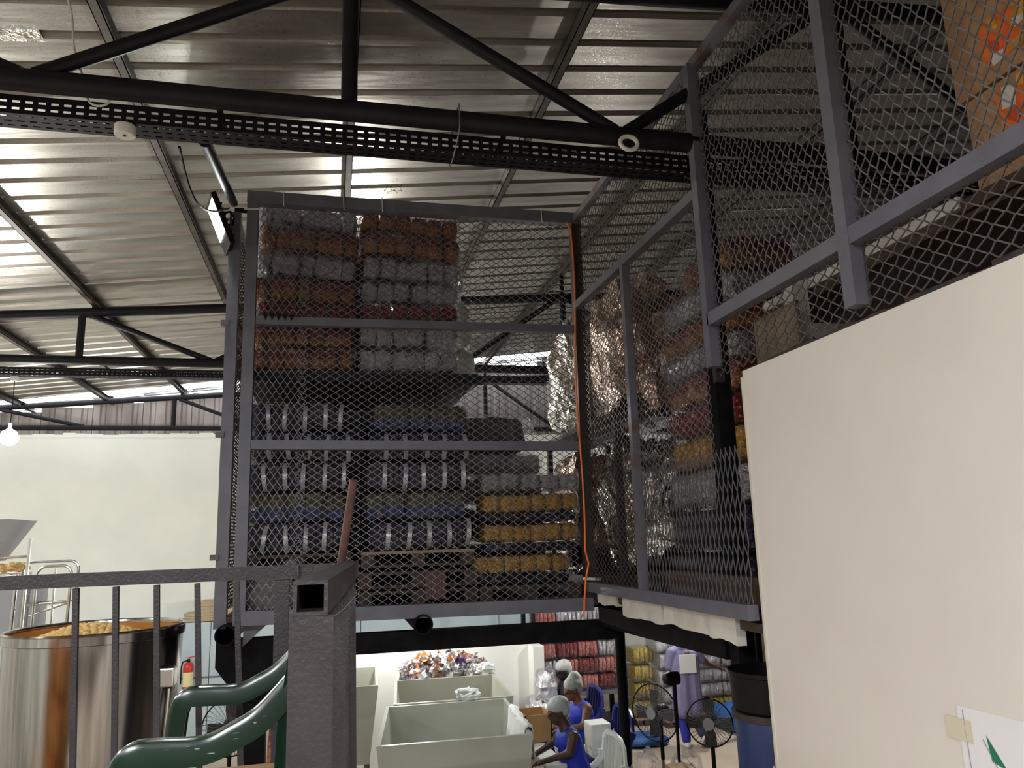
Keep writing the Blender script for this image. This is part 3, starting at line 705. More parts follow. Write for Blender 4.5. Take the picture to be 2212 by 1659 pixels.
# floodlight on the left post
fl = thing('floodlight', 'lit floodlight on a bracket at the cage corner post', 'floodlight', (-.895, 5.95, 5.66))
fl.rotation_euler = (R(0), R(-22), R(14))
MB().bevbox(-.012, .03, -.15, .15, -.21, .21, .006).build('housing', 'black_plastic', fl)
MB().box(-.0155, -.0125, -.13, .13, -.10, .17).build('lens', 'flood_glow', fl)
for k in range(7): MB().box(.03, .05, -.12, .12, -.15+k*.045, -.142+k*.045).build('cooling_fin', 'black_plastic', fl)
MB().path([(.03, -.1, .05), (.10, -.06, .06), (.12, .0, .02), (.10, .06, -.02)], .009, 6).build('bracket', 'black_plastic', fl)
# hanging lamps
def hang_lamp(loc, label, drop=.55, power=None, r=.055, shade=False):
    x, y, z = loc
    t_ = thing('hanging_bulb', label, 'lamp', (x, y, z), 0, 'hanging bulbs')
    MB().lathe([(.001, r*1.0), (.02, r*.98), (r*.72, r*.66), (r, 0), (r*.9, -r*.45), (r*.5, -r*.87), (.001, -r)], n=20).build('bulb', 'bulb_glow', t_, True)
    MB().lathe([(.001, r+.07), (.018, r+.07), (.022, r*.95), (.001, r*.93)], n=14).build('socket', 'white_plastic', t_, True)
    MB().path([(0, 0, r+.06), (.004, 0, drop*.5), (0, 0, drop)], .006, 6).build('cord', 'black_plastic', t_)
    MB().bevbox(-.04, .04, -.03, .03, drop-.02, drop+.04, .006).build('ceiling_rose', 'white_plastic', t_)
    if shade: MB().lathe([(.03, .16), (.05, .155), (.20, .0), (.205, -.01), (.20, -.006), (.045, .145), (.03, .15)], n=28).build('shade', 'grey_paint', t_, True)  # cone added to keep the bulb's light off the roof
    L = bpy.data.lights.new('bulb_light', 'POINT'); L.energy = BULB_W if power is None else power; L.color = (1, .97, .92); L.shadow_soft_size = r*1.3
    lo = bpy.data.objects.new('bulb_light', L); COL.objects.link(lo); lo.parent = t_; lo.location = (0, 0, -r-.075)
    return t_
hang_lamp((-3.85, 10.37, 4.575), 'lit hanging bulb before the white back wall', 5.335-4.575-.045, r=.105)
hang_lamp((-5.6, 5.0, 4.6), 'lit hanging bulb over the steel tank side of the hall', RoofZ(-5.6)-4.6-.06)
hang_lamp((-5.8, 10.5, 4.4), 'lit hanging bulb far along the left wall', RoofZ(-5.8)-4.4-.06)
hang_lamp((.55, 9.3, 5.2), 'lit hanging bulb behind the upper shelf bales', RoofZ(.55)-5.2-.06, BULB_W*.6)
hang_lamp((1.0, 11.0, 2.75), 'lit bulb with added shade over the sorting bins', RoofZ(1.0)-2.75-.06, BULB_W*.75, shade=True)
hang_lamp((5.7, 11.6, 2.75), 'lit bulb with added shade over the far bale stacks', RoofZ(5.7)-2.75-.06, BULB_W*.7, shade=True)
hang_lamp((3.9, 9.6, 2.75), 'lit bulb with added shade over the packing floor', RoofZ(3.9)-2.75-.06, BULB_W*.5, shade=True)
def tube_fitting(x, y, z, label, power, top=None):
    t_ = thing('fluorescent_fitting', label, 'lamp', (x, y, z), 0, 'fluorescent fittings by the stair')
    MB().bevbox(-.62, .62, -.05, .05, 0, .05, .008).build('tray', 'white_plastic', t_)
    for s_ in (-.028, .028): MB().tube((-.59, s_, -.02), (.59, s_, -.02), .013, n=10).build('tube', 'tube_glow', t_, True)
    for x_ in (-.6, .6): MB().box(x_-.012, x_+.012, -.045, .045, -.04, .0).build('end_cap', 'white_plastic', t_)
    for x_ in (-.45, .45): MB().tube((x_, 0, .04), (x_, 0, (RoofZ(x+x_)-.004 if top is None else top)-z), .004, n=6).build('hanger', 'grey_paint', t_)
    L = bpy.data.lights.new('tube_light', 'AREA'); L.shape = 'RECTANGLE'; L.size = 1.2; L.size_y = .08; L.energy = power; L.color = (.93, .97, 1)
    lo = bpy.data.objects.new('tube_light', L); COL.objects.link(lo); lo.parent = t_; lo.location = (0, 0, -.045)
tube_fitting(1.45, 8.3, 2.59, 'twin fluorescent tube fitting under the platform above the sorting bins', TUBE_W*.022, 2.665)
tube_fitting(-2.6, -2.0, 5.2, 'unseen twin fluorescent tube fitting added over the stair landing', TUBE_W)  # this and the next two: unseen tubes added for streak glints on the bales
tube_fitting(.2, -2.4, 5.3, 'unseen twin fluorescent tube fitting added over the foot of the stair', TUBE_W)
tube_fitting(-4.4, -1.2, 5.35, 'unseen twin fluorescent tube fitting added near the left wall', TUBE_W)
L = bpy.data.lights.new('flood_light', 'AREA'); L.energy = 30; L.size = .25; L.color = (.95, 1, .97)
lo = bpy.data.objects.new('flood_light', L); COL.objects.link(lo); lo.parent = fl; lo.location = (-.03, 0, .03); lo.rotation_euler = (0, R(90), 0)

#@@ FOREGROUND
# ================================================================ landing, railing, chair
ld = struct(MB().box(-4.5, .06, .9, 2.78, 2.04, 2.14).build('floor_landing', 'concrete'), 'stair landing slab')
rl = thing('landing_railing', 'purple grey square tube railing with slim bars round the landing', 'railing')
YR = 2.70
MB().bar((-4.4, YR, 3.10), (.085, YR, 3.112), .04, .042).build('top_rail', 'rail_paint', rl)
for x in (-.774, -.660, -.541, -.420, -.300, -1.35, -1.47, -1.59, -1.71, -1.83, -1.95):
    MB().bar((x+.055, YR-.01, 2.16), (x, YR, 3.085), .0165, .0165, (0, 1, 0)).build('baluster', 'rail_paint', rl)
MB().bar((-.150, YR, 2.16), (-.158, YR, 3.085), .045, .045, (0, 1, 0)).build('post', 'rail_paint', rl)
MB().hollow((-.031, 1.25, 3.118), (.062, 2.70, 3.112), .052, .006).build('side_rail', 'rail_paint', rl)
MB().bar((-.024, 1.272, 2.16), (-.029, 1.272, 3.092), .066, .044, (0, 1, 0)).build('end_post', 'rail_paint', rl)
for k in range(10):
    y = 1.36+k*.125; x = -.031+(y-1.25)/1.45*.093
    MB().bar((x+.02, y, 2.16), (x+.006, y, 3.092), .036, .036, (0, 1, 0)).build('baluster', 'rail_paint', rl)
MB().path([(-.108, YR-.024, 3.13), (-.106, YR-.026, 3.10), (-.109, YR-.022, 3.075)], .006, 6).build('weld_wrap', 'rail_paint', rl)
tag(MB().tube((.0, 2.79, 2.9), (.067, 2.62, 3.405), .014, .0135, 12).build('rusty_rod', 'rust_bar', None, True), 'rusty round steel rod leaning by the railing corner', 'rod')
tag(MB().path([(.0, 1.253, 3.086), (.02, 1.255, 3.10), (.045, 1.27, 3.125)], .0003, 5).build('cobweb_thread', 'sack_grey'), 'fine thread on the end post of the railing', 'thread')

def armchair(label, loc, rotz, mt, arm, arm_far=None, seat_z=.42, group=None, scuffs=False, back=.2):
    """moulded chair, local: faces -x; arm = list of (x,z) of arm top line, from front to back"""
    t_ = thing('plastic_chair', label, 'chair', loc, rotz, group)
    hw = .325; prof = [(-.030, -.046), (-.022, -.047), (-.016, -.012), (.016, -.012), (.022, -.047), (.030, -.046), (.027, -.008), (.021, .004), (.010, .008), (-.010, .008), (-.021, .004), (-.027, -.008)]
    def smooth(p, n=5):
        out = []
        for i in range(len(p)-1):
            p0 = p[max(i-1, 0)]; p1 = p[i]; p2 = p[i+1]; p3 = p[min(i+2, len(p)-1)]
            for k in range(n):
                u = k/n; out.append(tuple(.5*((2*b_)+(-a+c)*u+(2*a-5*b_+4*c-d)*u*u+(-a+3*b_-3*c+d)*u**3) for a, b_, c, d in zip(p0, p1, p2, p3)))
        return out+[p[-1]]
    for s_ in (-1, 1):
        fx, fz = arm[0]
        line = [(x, 0, z) for x, z in smooth([(fx-.014, fz-.11), (fx-.008, fz-.055), (fx+.008, fz-.016), (fx+.04, fz+.004)]+arm[2:])]
        MB().sweep([(x, s_*hw, z) for x, _, z in line], prof, (0, 1, 0)).build('arm', mt, t_, True)
        MB().sweep([(fx-.05, s_*(hw+.02), 0), (fx-.035, s_*hw, fz-.35), (fx-.02, s_*hw, fz-.18), (fx-.014, s_*hw, fz-.108)], prof, (0, 1, 0)).build('front_leg', mt, t_, True)
        bx, bz = arm[-1]
        MB().sweep([(bx, s_*hw, bz), (bx-.02, s_*hw, bz-.15), (bx-.03, s_*hw, seat_z-.05), (bx+.02, s_*(hw+.01), 0)], [(a*.9, b_*.8) for a, b_ in prof], (0, 1, 0)).build('rear_leg', mt, t_, True)
        if scuffs and s_ == -1:
            rr = random.Random(3)
            for i in range(16):
                j = rr.randrange(16, len(line)-3); x, _, z = line[j]
                yy = -hw-.0285 if rr.random() < .7 else -hw+rr.uniform(-.02, .01)
                zz = z-rr.uniform(.0, .028) if yy < -hw-.02 else z+.0087
                MB().ball((x+rr.uniform(-.01, .01), yy, zz), rr.uniform(.002, .009), .0010, rr.uniform(.0006, .0016), 6, 4).build('scuff_mark', 'scuff', t_)
    fx = arm[0][0]; bx = arm[-1][0]
    mb = MB(); nx, ny = 8, 8
    for i in range(nx+1):
        for j in range(ny+1):
            u = i/nx; v = -1+2*j/ny; mb.v.append((fx+.0+(bx-fx-.03)*u, v*(hw-.03), seat_z-.02*math.sin(math.pi*u)*(1-v*v)-.03*(u < .01)))
    for i in range(nx):
        for j in range(ny): mb.f.append((i*(ny+1)+j, i*(ny+1)+j+1, (i+1)*(ny+1)+j+1, (i+1)*(ny+1)+j)); mb.mi.append(0)
    st = mb.build('seat', mt, t_, True); st.modifiers.new('s', 'SOLIDIFY').thickness = .012
    top = bz+back
    MB().sweep([(bx+.01, -hw, bz), (bx+.02, -hw+.03, top-.06), (bx+.025, -hw+.12, top), (bx+.025, 0, top+.02), (bx+.025, hw-.12, top), (bx+.02, hw-.03, top-.06), (bx+.01, hw, bz)], [(-.012, -.025), (.012, -.025), (.012, .025), (-.012, .025)], (1, 0, 0)).build('back_frame', mt, t_, True)
    for k in range(5):
        y = -.2+.1*k; MB().bar((bx-.03, y*.9, seat_z), (bx+.025, y, top+.005-abs(y)*.12), .05, .010, (0, 1, 0)).build('back_slat', mt, t_)
    return t_
# local x: the chair back is at +x; arms at z .64 above the landing
armchair('dark green plastic armchair beside the landing railing', (0, 2.21, 2.15), 0, 'green_plastic',
         [(-.44, .636), (-.40, .643), (-.35, .641), (-.265, .640), (-.205, .664), (-.152, .695), (-.085, .765), (-.055, .80)], scuffs=True, back=.08)
tag(MB().bevbox(-.43, -.13, 1.93, 2.49, 2.566, 2.58, .003).build('cardboard_sheet', 'cardboard'), 'brown cardboard sheet lying on the green chair seat', 'cardboard')
pk = thing('snack_packet', 'dark purple snack packet on the cardboard of the green chair', 'packet', (-.27, 2.12, 2.58))
o = lump(8, 6, 3, 3, .06, seed=91).build('packet_body', 'pack_navy', pk, True, (0, 0, .016)); o.scale = (.2, .14, .035)

#@@ TANK
# ================================================================ steel tank with snack balls and machine behind it
tk = thing('steel_tank', 'brushed stainless steel tank filled with yellow snack balls', 'tank', (-1.565, 6.0, 0))
MB().lathe([(.545, 2.66), (.560, 2.665), (.564, 2.675), (.556, 2.685), (.540, 2.68), (.535, 2.66), (.535, 2.655)], n=64).build('rim', 'stainless', tk, True)
MB().lathe([(.536, 2.668), (.530, 2.30), (.001, 2.25)], n=64).build('liner', 'snack_reflect_steel', tk, True)
MB().lathe([(.562, 2.668), (.562, 2.615), (.552, 2.61)], n=64).build('rim_band', 'stainless', tk, True)
MB().lathe([(.548, 2.64), (.54, 2.3), (.505, 1.6), (.48, 1.2), (.001, 1.0)], n=64).build('shell', 'stainless', tk, True)
for a in (45, 135, 225, 315):
    MB().tube((.42*math.cos(R(a)), .42*math.sin(R(a)), 0), (.45*math.cos(R(a)), .45*math.sin(R(a)), 1.2), .03, n=10).build('leg', 'tube_steel', tk, True)
MB().bevbox(.46, .56, -.30, -.16, 2.30, 2.42, .01).build('latch_block', 'tube_steel', tk)
MB().tube((.50, -.24, 1.75), (.52, -.22, 2.28), .012, n=8).build('latch_rod', 'tube_steel', tk, True)
for dx in (-.04, -.005):
    a = math.atan2(-.48, dx-.06); r_ = .523
    MB().ball((r_*math.cos(a)*1.0, r_*math.sin(a), 2.20), .007, .007, .007, 8, 6).build('rivet', 'black_plastic', tk)
mb = lump(3, 3, 3, 2.1, .12, seed=5); ballmesh = mb.mesh('snack_ball', 'snack_yellow', True)
rr = random.Random(12); balls = []
tries = 0
while len(balls) < 290 and tries < 40000:
    tries += 1
    a = rr.uniform(0, 2*math.pi); q = .50*math.sqrt(rr.random()); x, y = q*math.cos(a), q*math.sin(a)
    z = 2.640-.07*(q/.5)**2+.05*math.exp(-((x+.08)**2+(y-.05)**2)*16)-.09*max(0, x-.05)
    if all((x-c[0])**2+(y-c[1])**2 > .038**2 for c in balls): balls.append((x, y, z))
MB().lathe([(.001, 2.61), (.25, 2.58), (.52, 2.50)], n=32).build('snack_bed', 'snack_yellow', tk, True)
for k, (x, y, z) in enumerate(balls):
    o = obj('snack_ball', ballmesh, None, (-1.565+x, 6+y, z), (rr.uniform(0, 6), rr.uniform(0, 6), 0), (.052*rr.uniform(.85, 1.1), .048*rr.uniform(.85, 1.1), .046))
    tag(o, 'round yellow puffed snack ball heaped in the steel tank', 'snack', 'snack balls in the tank')
for k in range(5):
    bale(f'{("lowest", "second", "third", "fourth", "topmost")[k]} unseen orange bale added to be reflected in the steel tank', (-2.55, 3.85, .02+k*.5), (1.5, .6, .49), 'pack_reflect_orange', 5, R(25), 'unseen orange bales added for the tank reflection', film=False)  # stack added out of view to give the tank its orange reflection
# tubular guard frames
def guard(label, y, pts_list, extra):
    t_ = thing('tubular_guard', label, 'guard frame', (0, y, 0), 0, 'tubular steel guards behind the tank')
    for p in pts_list: MB().path(p, .014, 8).build('bent_tube', 'tube_steel', t_, True)
    for a, b_ in extra: MB().tube(a, b_, .011, n=8).build('cross_tube', 'tube_steel', t_, True)
    return t_
def ubend(x0, x1, z0, zt, dy0=0, dy1=0, r=.08):
    p = [(x0-.04, dy0, z0)]
    p += [(x0, dy0, zt-r)]+[(x0+r-r*math.cos(R(a)), dy0+(dy1-dy0)*.1, zt-r+r*math.sin(R(a))) for a in (25, 50, 75, 90)]
    p += [(x1-r+r*math.sin(R(a)), dy1, zt-r+r*math.cos(R(a))) for a in (0, 25, 50, 75)]+[(x1, dy1, zt-r), (x1-.04, dy1, z0)]
    return p
guard('bent tube guard frame with a middle bar beside the steel tank', 8.4, [ubend(-2.76, -2.46, 0, 3.06)], [((-2.62, 0, 0), (-2.60, 0, 3.05)), ((-2.82, 0, 2.70), (-2.47, 0, 2.72)), ((-2.80, 0, 2.60), (-2.47, 0, 2.71))])
guard('wide bent tube guard frame beside the grey hopper machine', 8.75, [ubend(-3.0, -2.50, 0, 3.10)], [((-3.0, 0, 2.7), (-2.52, 0, 2.71))])
guard('narrow bent tube guard with a short upright under the hopper pole', 8.1, [ubend(-3.25, -2.83, 0, 3.0)], [((-2.86, .1, 2.5), (-2.86, .1, 3.0))])
hp = thing('steel_hopper', 'grey sheet steel hopper of the machine behind the tank', 'hopper', (-3.35, 8.8, 0))
def frust(mb, x0, x1, y0, y1, zb, X0, X1, Y0, Y1, zt):
    vs = [(x0, y0, zb), (x1, y0, zb), (x1, y1, zb), (x0, y1, zb), (X0, Y0, zt), (X1, Y0, zt), (X1, Y1, zt), (X0, Y1, zt)]
    return mb.add(vs, [(i, (i+1) % 4, (i+1) % 4+4, i+4) for i in range(4)])
frust(MB(), -.12, .12, -.12, .12, 3.12, -.36, .30, -.36, .36, 3.52).build('hopper_cone', 'grey_plastic', hp)
MB().bevbox(-.2, .5, -.25, .25, 2.35, 2.95, .02).build('machine_body', 'grey_plastic', hp)
MB().tube((.46, -.3, 2.2), (.47, -.3, 3.33), .016, n=8).build('stand_pole', 'tube_steel', hp, True)
MB().tube((.05, -.3, 3.14), (.46, -.3, 3.16), .012, n=8).build('stand_arm', 'tube_steel', hp, True)
MB().bevbox(.0, .35, -.2, .2, 2.95, 3.0, .01).build('outlet_tray', 'tube_steel', hp)
for sx in (-.15, .45):
    for sy in (-.2, .2): MB().tube((sx, sy, 0), (sx, sy, 2.36), .025, n=8).build('leg', 'tube_steel', hp, True)
mb = MB(); rr = random.Random(5)
for k in range(40): mb.ball((rr.uniform(.02, .33), rr.uniform(-.18, .18), 3.02+rr.uniform(0, .07)), .03, .025, .022, 7, 5)
s_ = mb.build('snack_heap', 'snack_yellow', hp, True); s_['kind'] = 'stuff'

#@@ GROUND
# ================================================================ ground floor
bw = struct(obj('wall_low', None), 'pale blue panelled low wall along the back'); bw.name = 'wall_back_panelled'
for k in range(9):
    x0 = -7.2+k*1.29
    MB().bevbox(x0, x0+1.28, 14.8, 14.9, 0, 1.90, .008).build('wall_panel', 'blue_wall', bw)
MB().box(-7.2, 4.4, 14.78, 14.80, .98, 1.0).build('pipe_rail', 'grey_paint', bw)
MB().box(-7.2, 4.4, 14.92, 15.69, 1.82, 1.88).build('ledge', 'blue_wall', bw)
rr = random.Random(9); z = 1.905
for k in range(7):
    h = rr.uniform(.035, .07); a = rr.uniform(-.05, .05)
    o = MB().bevbox(-2.45+k*.03+rr.uniform(-.04, .04)-.1*(k < 3), -.9+rr.uniform(-.1, .1), 14.93, 15.4, 0, h, .006).build('cardboard_bundle', 'cardboard_pale')
    o.location.z = z; z += h+.002
    tag(o, f'{("lowest","second","third","fourth","fifth","sixth","topmost")[k]} flattened cardboard bundle in the pile on the blue wall', 'cardboard', 'flattened cardboard pile')
fe = thing('fire_extinguisher', 'red fire extinguisher with cream label hung on the blue wall', 'fire extinguisher', (-2.36, 14.68, .82))
MB().lathe([(.001, 0), (.07, 0), (.085, .02), (.085, .36), (.07, .42), (.03, .45), (.001, .45)], n=24).build('cylinder', 'red_paint', fe, True)
MB().lathe([(.0865, .06), (.0865, .29)], n=24).build('label', 'label_cream', fe, True)
MB().lathe([(.001, .50), (.025, .50), (.025, .44), (.001, .44)], n=12).build('valve', 'black_plastic', fe)
MB().bar((-.02, 0, .52), (.12, 0, .54), .02, .015).build('handle', 'red_paint', fe)
MB().path([(0, 0, .48), (-.09, -.02, .46), (-.115, -.03, .36), (-.11, -.03, .1)], .012, 8).build('hose', 'black_plastic', fe, True)
MB().box(-.03, .03, .08, .12, .1, .4).build('wall_hook', 'black_plastic', fe)
# sorting bins: row of open boxes with plywood like walls
DB = Vector((.115, 1, 0)).normalized(); SB = Vector((1, -.02, 0)).normalized()
def bin_(label, o0, w0, o1, w1, zt, zb, lean=.10):
    """o0/o1 front and back left rim corners (x,y); w widths"""
    t_ = thing('sorting_bin', label, 'bin', (o0[0], o0[1], 0), 0, 'row of sorting bins')
    A = Vector((0, 0, zt)); B = Vector((w0, -.04, zt)); C_ = Vector((o1[0]-o0[0]+w1, o1[1]-o0[1]-.04, zt)); D = Vector((o1[0]-o0[0], o1[1]-o0[1], zt))
    dn = Vector((0, 0, zb-zt)); th = .035; inn = [Vector((lean, .03, 0)), Vector((-lean, .03, 0)), Vector((-lean, -.03, 0)), Vector((lean, -.03, 0))]
    rim = [A, B, C_, D]; bot = [r_+dn+i_ for r_, i_ in zip(rim, inn)]; ctr = (A+B+C_+D)/4
    for k in range(4):
        j = (k+1) % 4; a, b_, c, d = rim[k], rim[j], bot[j], bot[k]
        nn = (b_-a).cross(c-b_).normalized()
        if nn.dot(ctr-a) < 0: nn = -nn
        vs = [a, b_, c, d, a+nn*th, b_+nn*th, c+nn*th, d+nn*th]
        MB().add(vs, [(0, 1, 2, 3), (7, 6, 5, 4), (0, 4, 5, 1), (1, 5, 6, 2), (2, 6, 7, 3), (3, 7, 4, 0)]).build('side_board', 'bin_paint', t_)
    MB().add([b_+Vector((0, 0, .02)) for b_ in bot]+[b_ for b_ in bot], [(0, 1, 2, 3), (7, 6, 5, 4), (0, 1, 5, 4), (1, 2, 6, 5), (2, 3, 7, 6), (3, 0, 4, 7)]).build('base_board', 'bin_paint', t_)
    for x, y in ((.12, .12), (w0-.12, .12), (.2, o1[1]-o0[1]-.15), (w1-.1, o1[1]-o0[1]-.15)):
        MB().box(x-.03, x+.03, y-.03, y+.03, 0, zb+.01).build('leg', 'grey_paint', t_)
    return t_
bin_('empty cream sorting bin with a cloth over its side', (.39, 7.02), 1.36, (.575, 8.60), 1.28, 1.50, .62)
bin_('empty cream sorting bin in the middle of the row', (.66, 8.68), 1.30, (.78, 10.1), 1.26, 1.50, .72)
bin_('cream sorting bin heaped with crumpled wrappers', (.80, 10.2), 1.28, (.96, 11.5), 1.26, 1.46, .72)
bin_('cream sorting bin beside the row next to the white screen', (-.55, 9.9), 1.12, (-.5, 11.35), 1.14, 1.50, .62)
mb = MB(); rr = random.Random(21)
for k in range(520):
    u, v = rr.uniform(-1, 1), rr.uniform(-1, 1)
    c = Vector((1.50+.55*u, 10.85+.52*v, 1.42+.30*(1-.6*u*u-.6*v*v)*rr.uniform(.4, 1)))
    mb.k = rr.choices([0, 1, 2, 3, 4], [10, 3, 1.6, 1.0, 1.6])[0]
    vs = []; e = Euler((rr.uniform(-1, 1), rr.uniform(-1, 1), rr.uniform(0, 6)))
    a, b_ = rr.uniform(.03, .075), rr.uniform(.025, .055)
    for i in range(3):
        for j in range(3):
            p = Vector(((i-1)*a, (j-1)*b_, rr.uniform(-.03, .03))); p.rotate(e); vs.append(c+p)
    mb.add(vs, [(i*3+j, i*3+j+1, i*3+j+4, i*3+j+3) for i in range(2) for j in range(2)])
mat('wrap_white', (.78, .78, .80), .3, .3); mat('wrap_silver', (.6, .6, .62), .2, .9); mat('wrap_orange', (.65, .25, .06), .35); mat('wrap_purple', (.13, .06, .30), .35); mat('wrap_brown', (.35, .16, .10), .35)
tag(mb.build('wrapper_heap', ['wrap_white', 'wrap_silver', 'wrap_orange', 'wrap_purple', 'wrap_brown']), 'heap of crumpled silver white and orange wrappers in the far bin', 'wrappers', kind='stuff')
def crumple(name, label, cat, loc, size, mt, seed, n=7, amp=.28, group=None):
    t_ = thing(name, label, cat, loc, 0, group)
    lump(n, n, n, 2.6, amp, seed=seed, freq=2.4).build('body', mt, t_, False, (0, 0, size[2]/2)).scale = size
    lump(4, 4, 4, 2.2, .35, seed=seed+2, freq=2).build('fold', mt, t_, False, (size[0]*.4, 0, size[2]*.5)).scale = (size[0]*.4, size[1]*.6, size[2]*.4)
    return t_
crumple('white_bag', 'crumpled white bag on the board between the empty bins', 'bag', (1.45, 8.63, 1.49), (.24, .12, .13), 'white_cloth', 31)
crumple('white_bag', 'crumpled white bag at the corner of the wrapper bin', 'bag', (1.98, 10.35, 1.44), (.22, .16, .16), 'white_cloth', 33)
# cloth over the bin side
mb = MB(); N1 = 12
for i in range(N1+1):
    u = i/N1; y = 7.15+u*.95; xr = 1.745+ (y-7.0)*.075; zz = 1.518+.01*math.sin(u*9)
    for dx, dz in ((-.09+.02*math.sin(u*17), -.36+.05*math.sin(u*11)), (-.055, -.17), (-.03, -.01), (.0, .012), (.045, -.01), (.06, -.14), (.065, -.30+.04*math.sin(u*8))):
        mb.v.append((xr+dx-.01+.010*math.sin(u*23+dz*9), y, zz+dz))
for i in range(N1):
    for j in range(6): mb.f.append((i*7+j, i*7+j+1, (i+1)*7+j+1, (i+1)*7+j)); mb.mi.append(0)
o = mb.build('white_cloth', 'white_cloth', None, True); o.modifiers.new('s', 'SOLIDIFY').thickness = .006
tag(o, 'white cloth draped over the right side of the empty bin', 'cloth')
ws = thing('white_screen', 'tall white screen panel standing behind the sorting bins', 'screen', (0, 11.72, 0))
MB().bevbox(-.95, 3.07, 0, .14, .0, 1.62, .01).build('panel', 'white_panel', ws)
MB().bevbox(2.90, 3.07, -.30, .0, .0, 1.62, .01).build('return_panel', 'white_panel', ws)
# rack with salmon bales at the back
rk = thing('bale_rack', 'grey steel rack loaded with salmon red and silver bales', 'rack', (0, 13.0, 0))
for x in (3.32, 4.90):
    for y in (0, .7): MB().bar((x, y, 0), (x, y, 2.5), .07, .07).build('upright', 'black_paint', rk)
for z in (.62,):
    MB().box(3.36, 4.9, -.03, .73, z-.06, z).build('shelf_board', 'grey_paint', rk)
MB().box(3.36, 4.9, -.03, .73, .06, .12).build('shelf_board', 'black_paint', rk)
GS = 'bales on the back rack'
cols = ['by the white screen', 'in the second column', 'in the third column', 'by the steel upright']
rws = ['lowest', 'second', 'third', 'fourth', 'fifth']
for c in range(4):
    z = .62
    for r_ in range(5):
        mt = 'pack_silver' if (c == 0 and r_ < 2) or (c == 3 and r_ in (2, 4)) or (r_ == 4 and c > 0) else ('pack_red' if (r_+c) % 3 == 0 else 'pack_salmon')
        h = .27; nm = {'pack_silver': 'silver', 'pack_red': 'red', 'pack_salmon': 'salmon red'}[mt]
        bale(f'{rws[r_]} {nm} bale on the back rack {cols[c]}', (3.56+c*.365, 13.3, z), (.345, .5, h), mt, 5, group=GS, grow=1.0)
        z += h
# heaps of yellow and silver bales beyond the man
GB = 'bales stacked on the far floor'
for k in range(4):
    bale(f'{rws[k]} yellow bale of the stack beside the rack', (5.28, 13.3, .02+k*.29+.09), (.36, .5, .285), 'pack_sun', 5, group=GB, grow=1.0)
for k in range(5):
    bale(f'{rws[k]} silver bale of the stack behind the man', (5.72+.05*(k % 2)-.02*k, 13.0, .11+k*.27), (.46, .5, .265), 'pack_silver', 6, group=GB, grow=1.0)
for k in range(5):
    for q in range(2):
        mt = 'pack_sun' if k == 0 else 'pack_silver'
        bale(f'{rws[k]} {"yellow" if k == 0 else "silver"} bale of the {("near", "far")[q]} stack the man reaches for', (6.50+.52*q, 13.3, .11+k*.245), (.5, .5, .24), mt, 6, group=GB, grow=1.0)
pallet('pallet under the yellow bales', 5.08, 5.48, 13.0, 13.6, -.012)
pallet('pallet under the silver bales behind the man', 5.5, 6.0, 12.7, 13.3, -.012)
pallet('wide pallet under the bales the man reaches for', 6.25, 7.28, 13.0, 13.6, -.012)
for k, (x, y, sx, sy, sz) in enumerate(((4.75, 11.9, .7, .5, .16), (6.55, 12.2, .6, .9, .42), (6.6, 11.3, .5, .8, .26))):
    q = thing('blue_sack', f'bright blue plastic sheet bundle {("near the rack", "under the silver bales", "beyond the pedestal fans")[k]} on the floor', 'plastic sheet', (x, y, 0), 0, 'blue sheet bundles')
    lump(9, 9, 5, 3, .12, seed=41+k, freq=2).build('sheet_body', 'sheet_blue', q, True, (0, 0, sz/2)).scale = (sx, sy, sz)
    lump(4, 4, 3, 2.4, .3, seed=45+k).build('sheet_fold', 'sheet_blue', q, True, (sx*.2, -sy*.2, sz*.95)).scale = (sx*.4, sy*.3, sz*.3)
# table and packing clutter
tb = thing('packing_table', 'white topped packing table beside the seated women', 'table', (2.05, 9.2, 0))
MB().bevbox(.06, .27, -1.3, .92, .93, .97, .008).build('table_top', 'white_panel', tb)
for x in (.09, .24):
    for y in (-1.2, .85): MB().box(x-.025, x+.025, y-.025, y+.025, 0, .93).build('leg', 'grey_paint', tb)
cb = thing('tan_carton', 'open tan cardboard carton on the packing table', 'carton', (2.24, 8.95, .97))
for x0, x1, y0, y1 in ((-.13, .17, -.2, -.19), (-.13, .17, .19, .2), (-.13, -.12, -.2, .2), (.16, .17, -.2, .2)): MB().box(x0, x1, y0, y1, 0, .29).build('carton_side', 'carton_tan', cb)
MB().box(-.13, .17, -.2, .2, 0, .006).build('carton_base', 'carton_tan', cb)
MB().bar((.17, 0, .29), (.25, 0, .24), .38, .006).build('carton_flap', 'carton_tan', cb)
def clearbag(label, loc, size, seed, inner='foil'):
    t_ = thing('clear_bag', label, 'bag', loc, 0, 'clear plastic bags on the packing floor')
    lump(9, 9, 9, 2.8, .14, seed=seed, freq=2.4).build('bag_film', 'film', t_, True, (0, 0, size[2]/2)).scale = size
    lump(8, 8, 8, 2.6, .2, seed=seed+3, freq=2.6).build('contents', inner, t_, False, (0, 0, size[2]*.42)).scale = (size[0]*.86, size[1]*.86, size[2]*.78)
    return t_
clearbag('clear bag of foil scraps on the floor by the black column', (3.22, 8.02, 0), (.38, .4, .98), 81, 'wrap_white')
clearbag('clear bag of silver scraps under the pedestal fan', (3.74, 8.22, 0), (.34, .36, .88), 83)
clearbag('clear bag with pale scraps on the table end behind the women', (2.66, 10.35, .72), (.34, .4, .42), 85, 'wrap_white')
clearbag('clear bag of white film beside the white screen', (2.95, 10.9, .9), (.3, .3, .5), 87, 'wrap_white')
tag(MB().bevbox(3.30, 3.52, 7.45, 7.75, .62, .92, .006).build('tan_box', 'cardboard'), 'brown carton under the clear bags', 'carton')
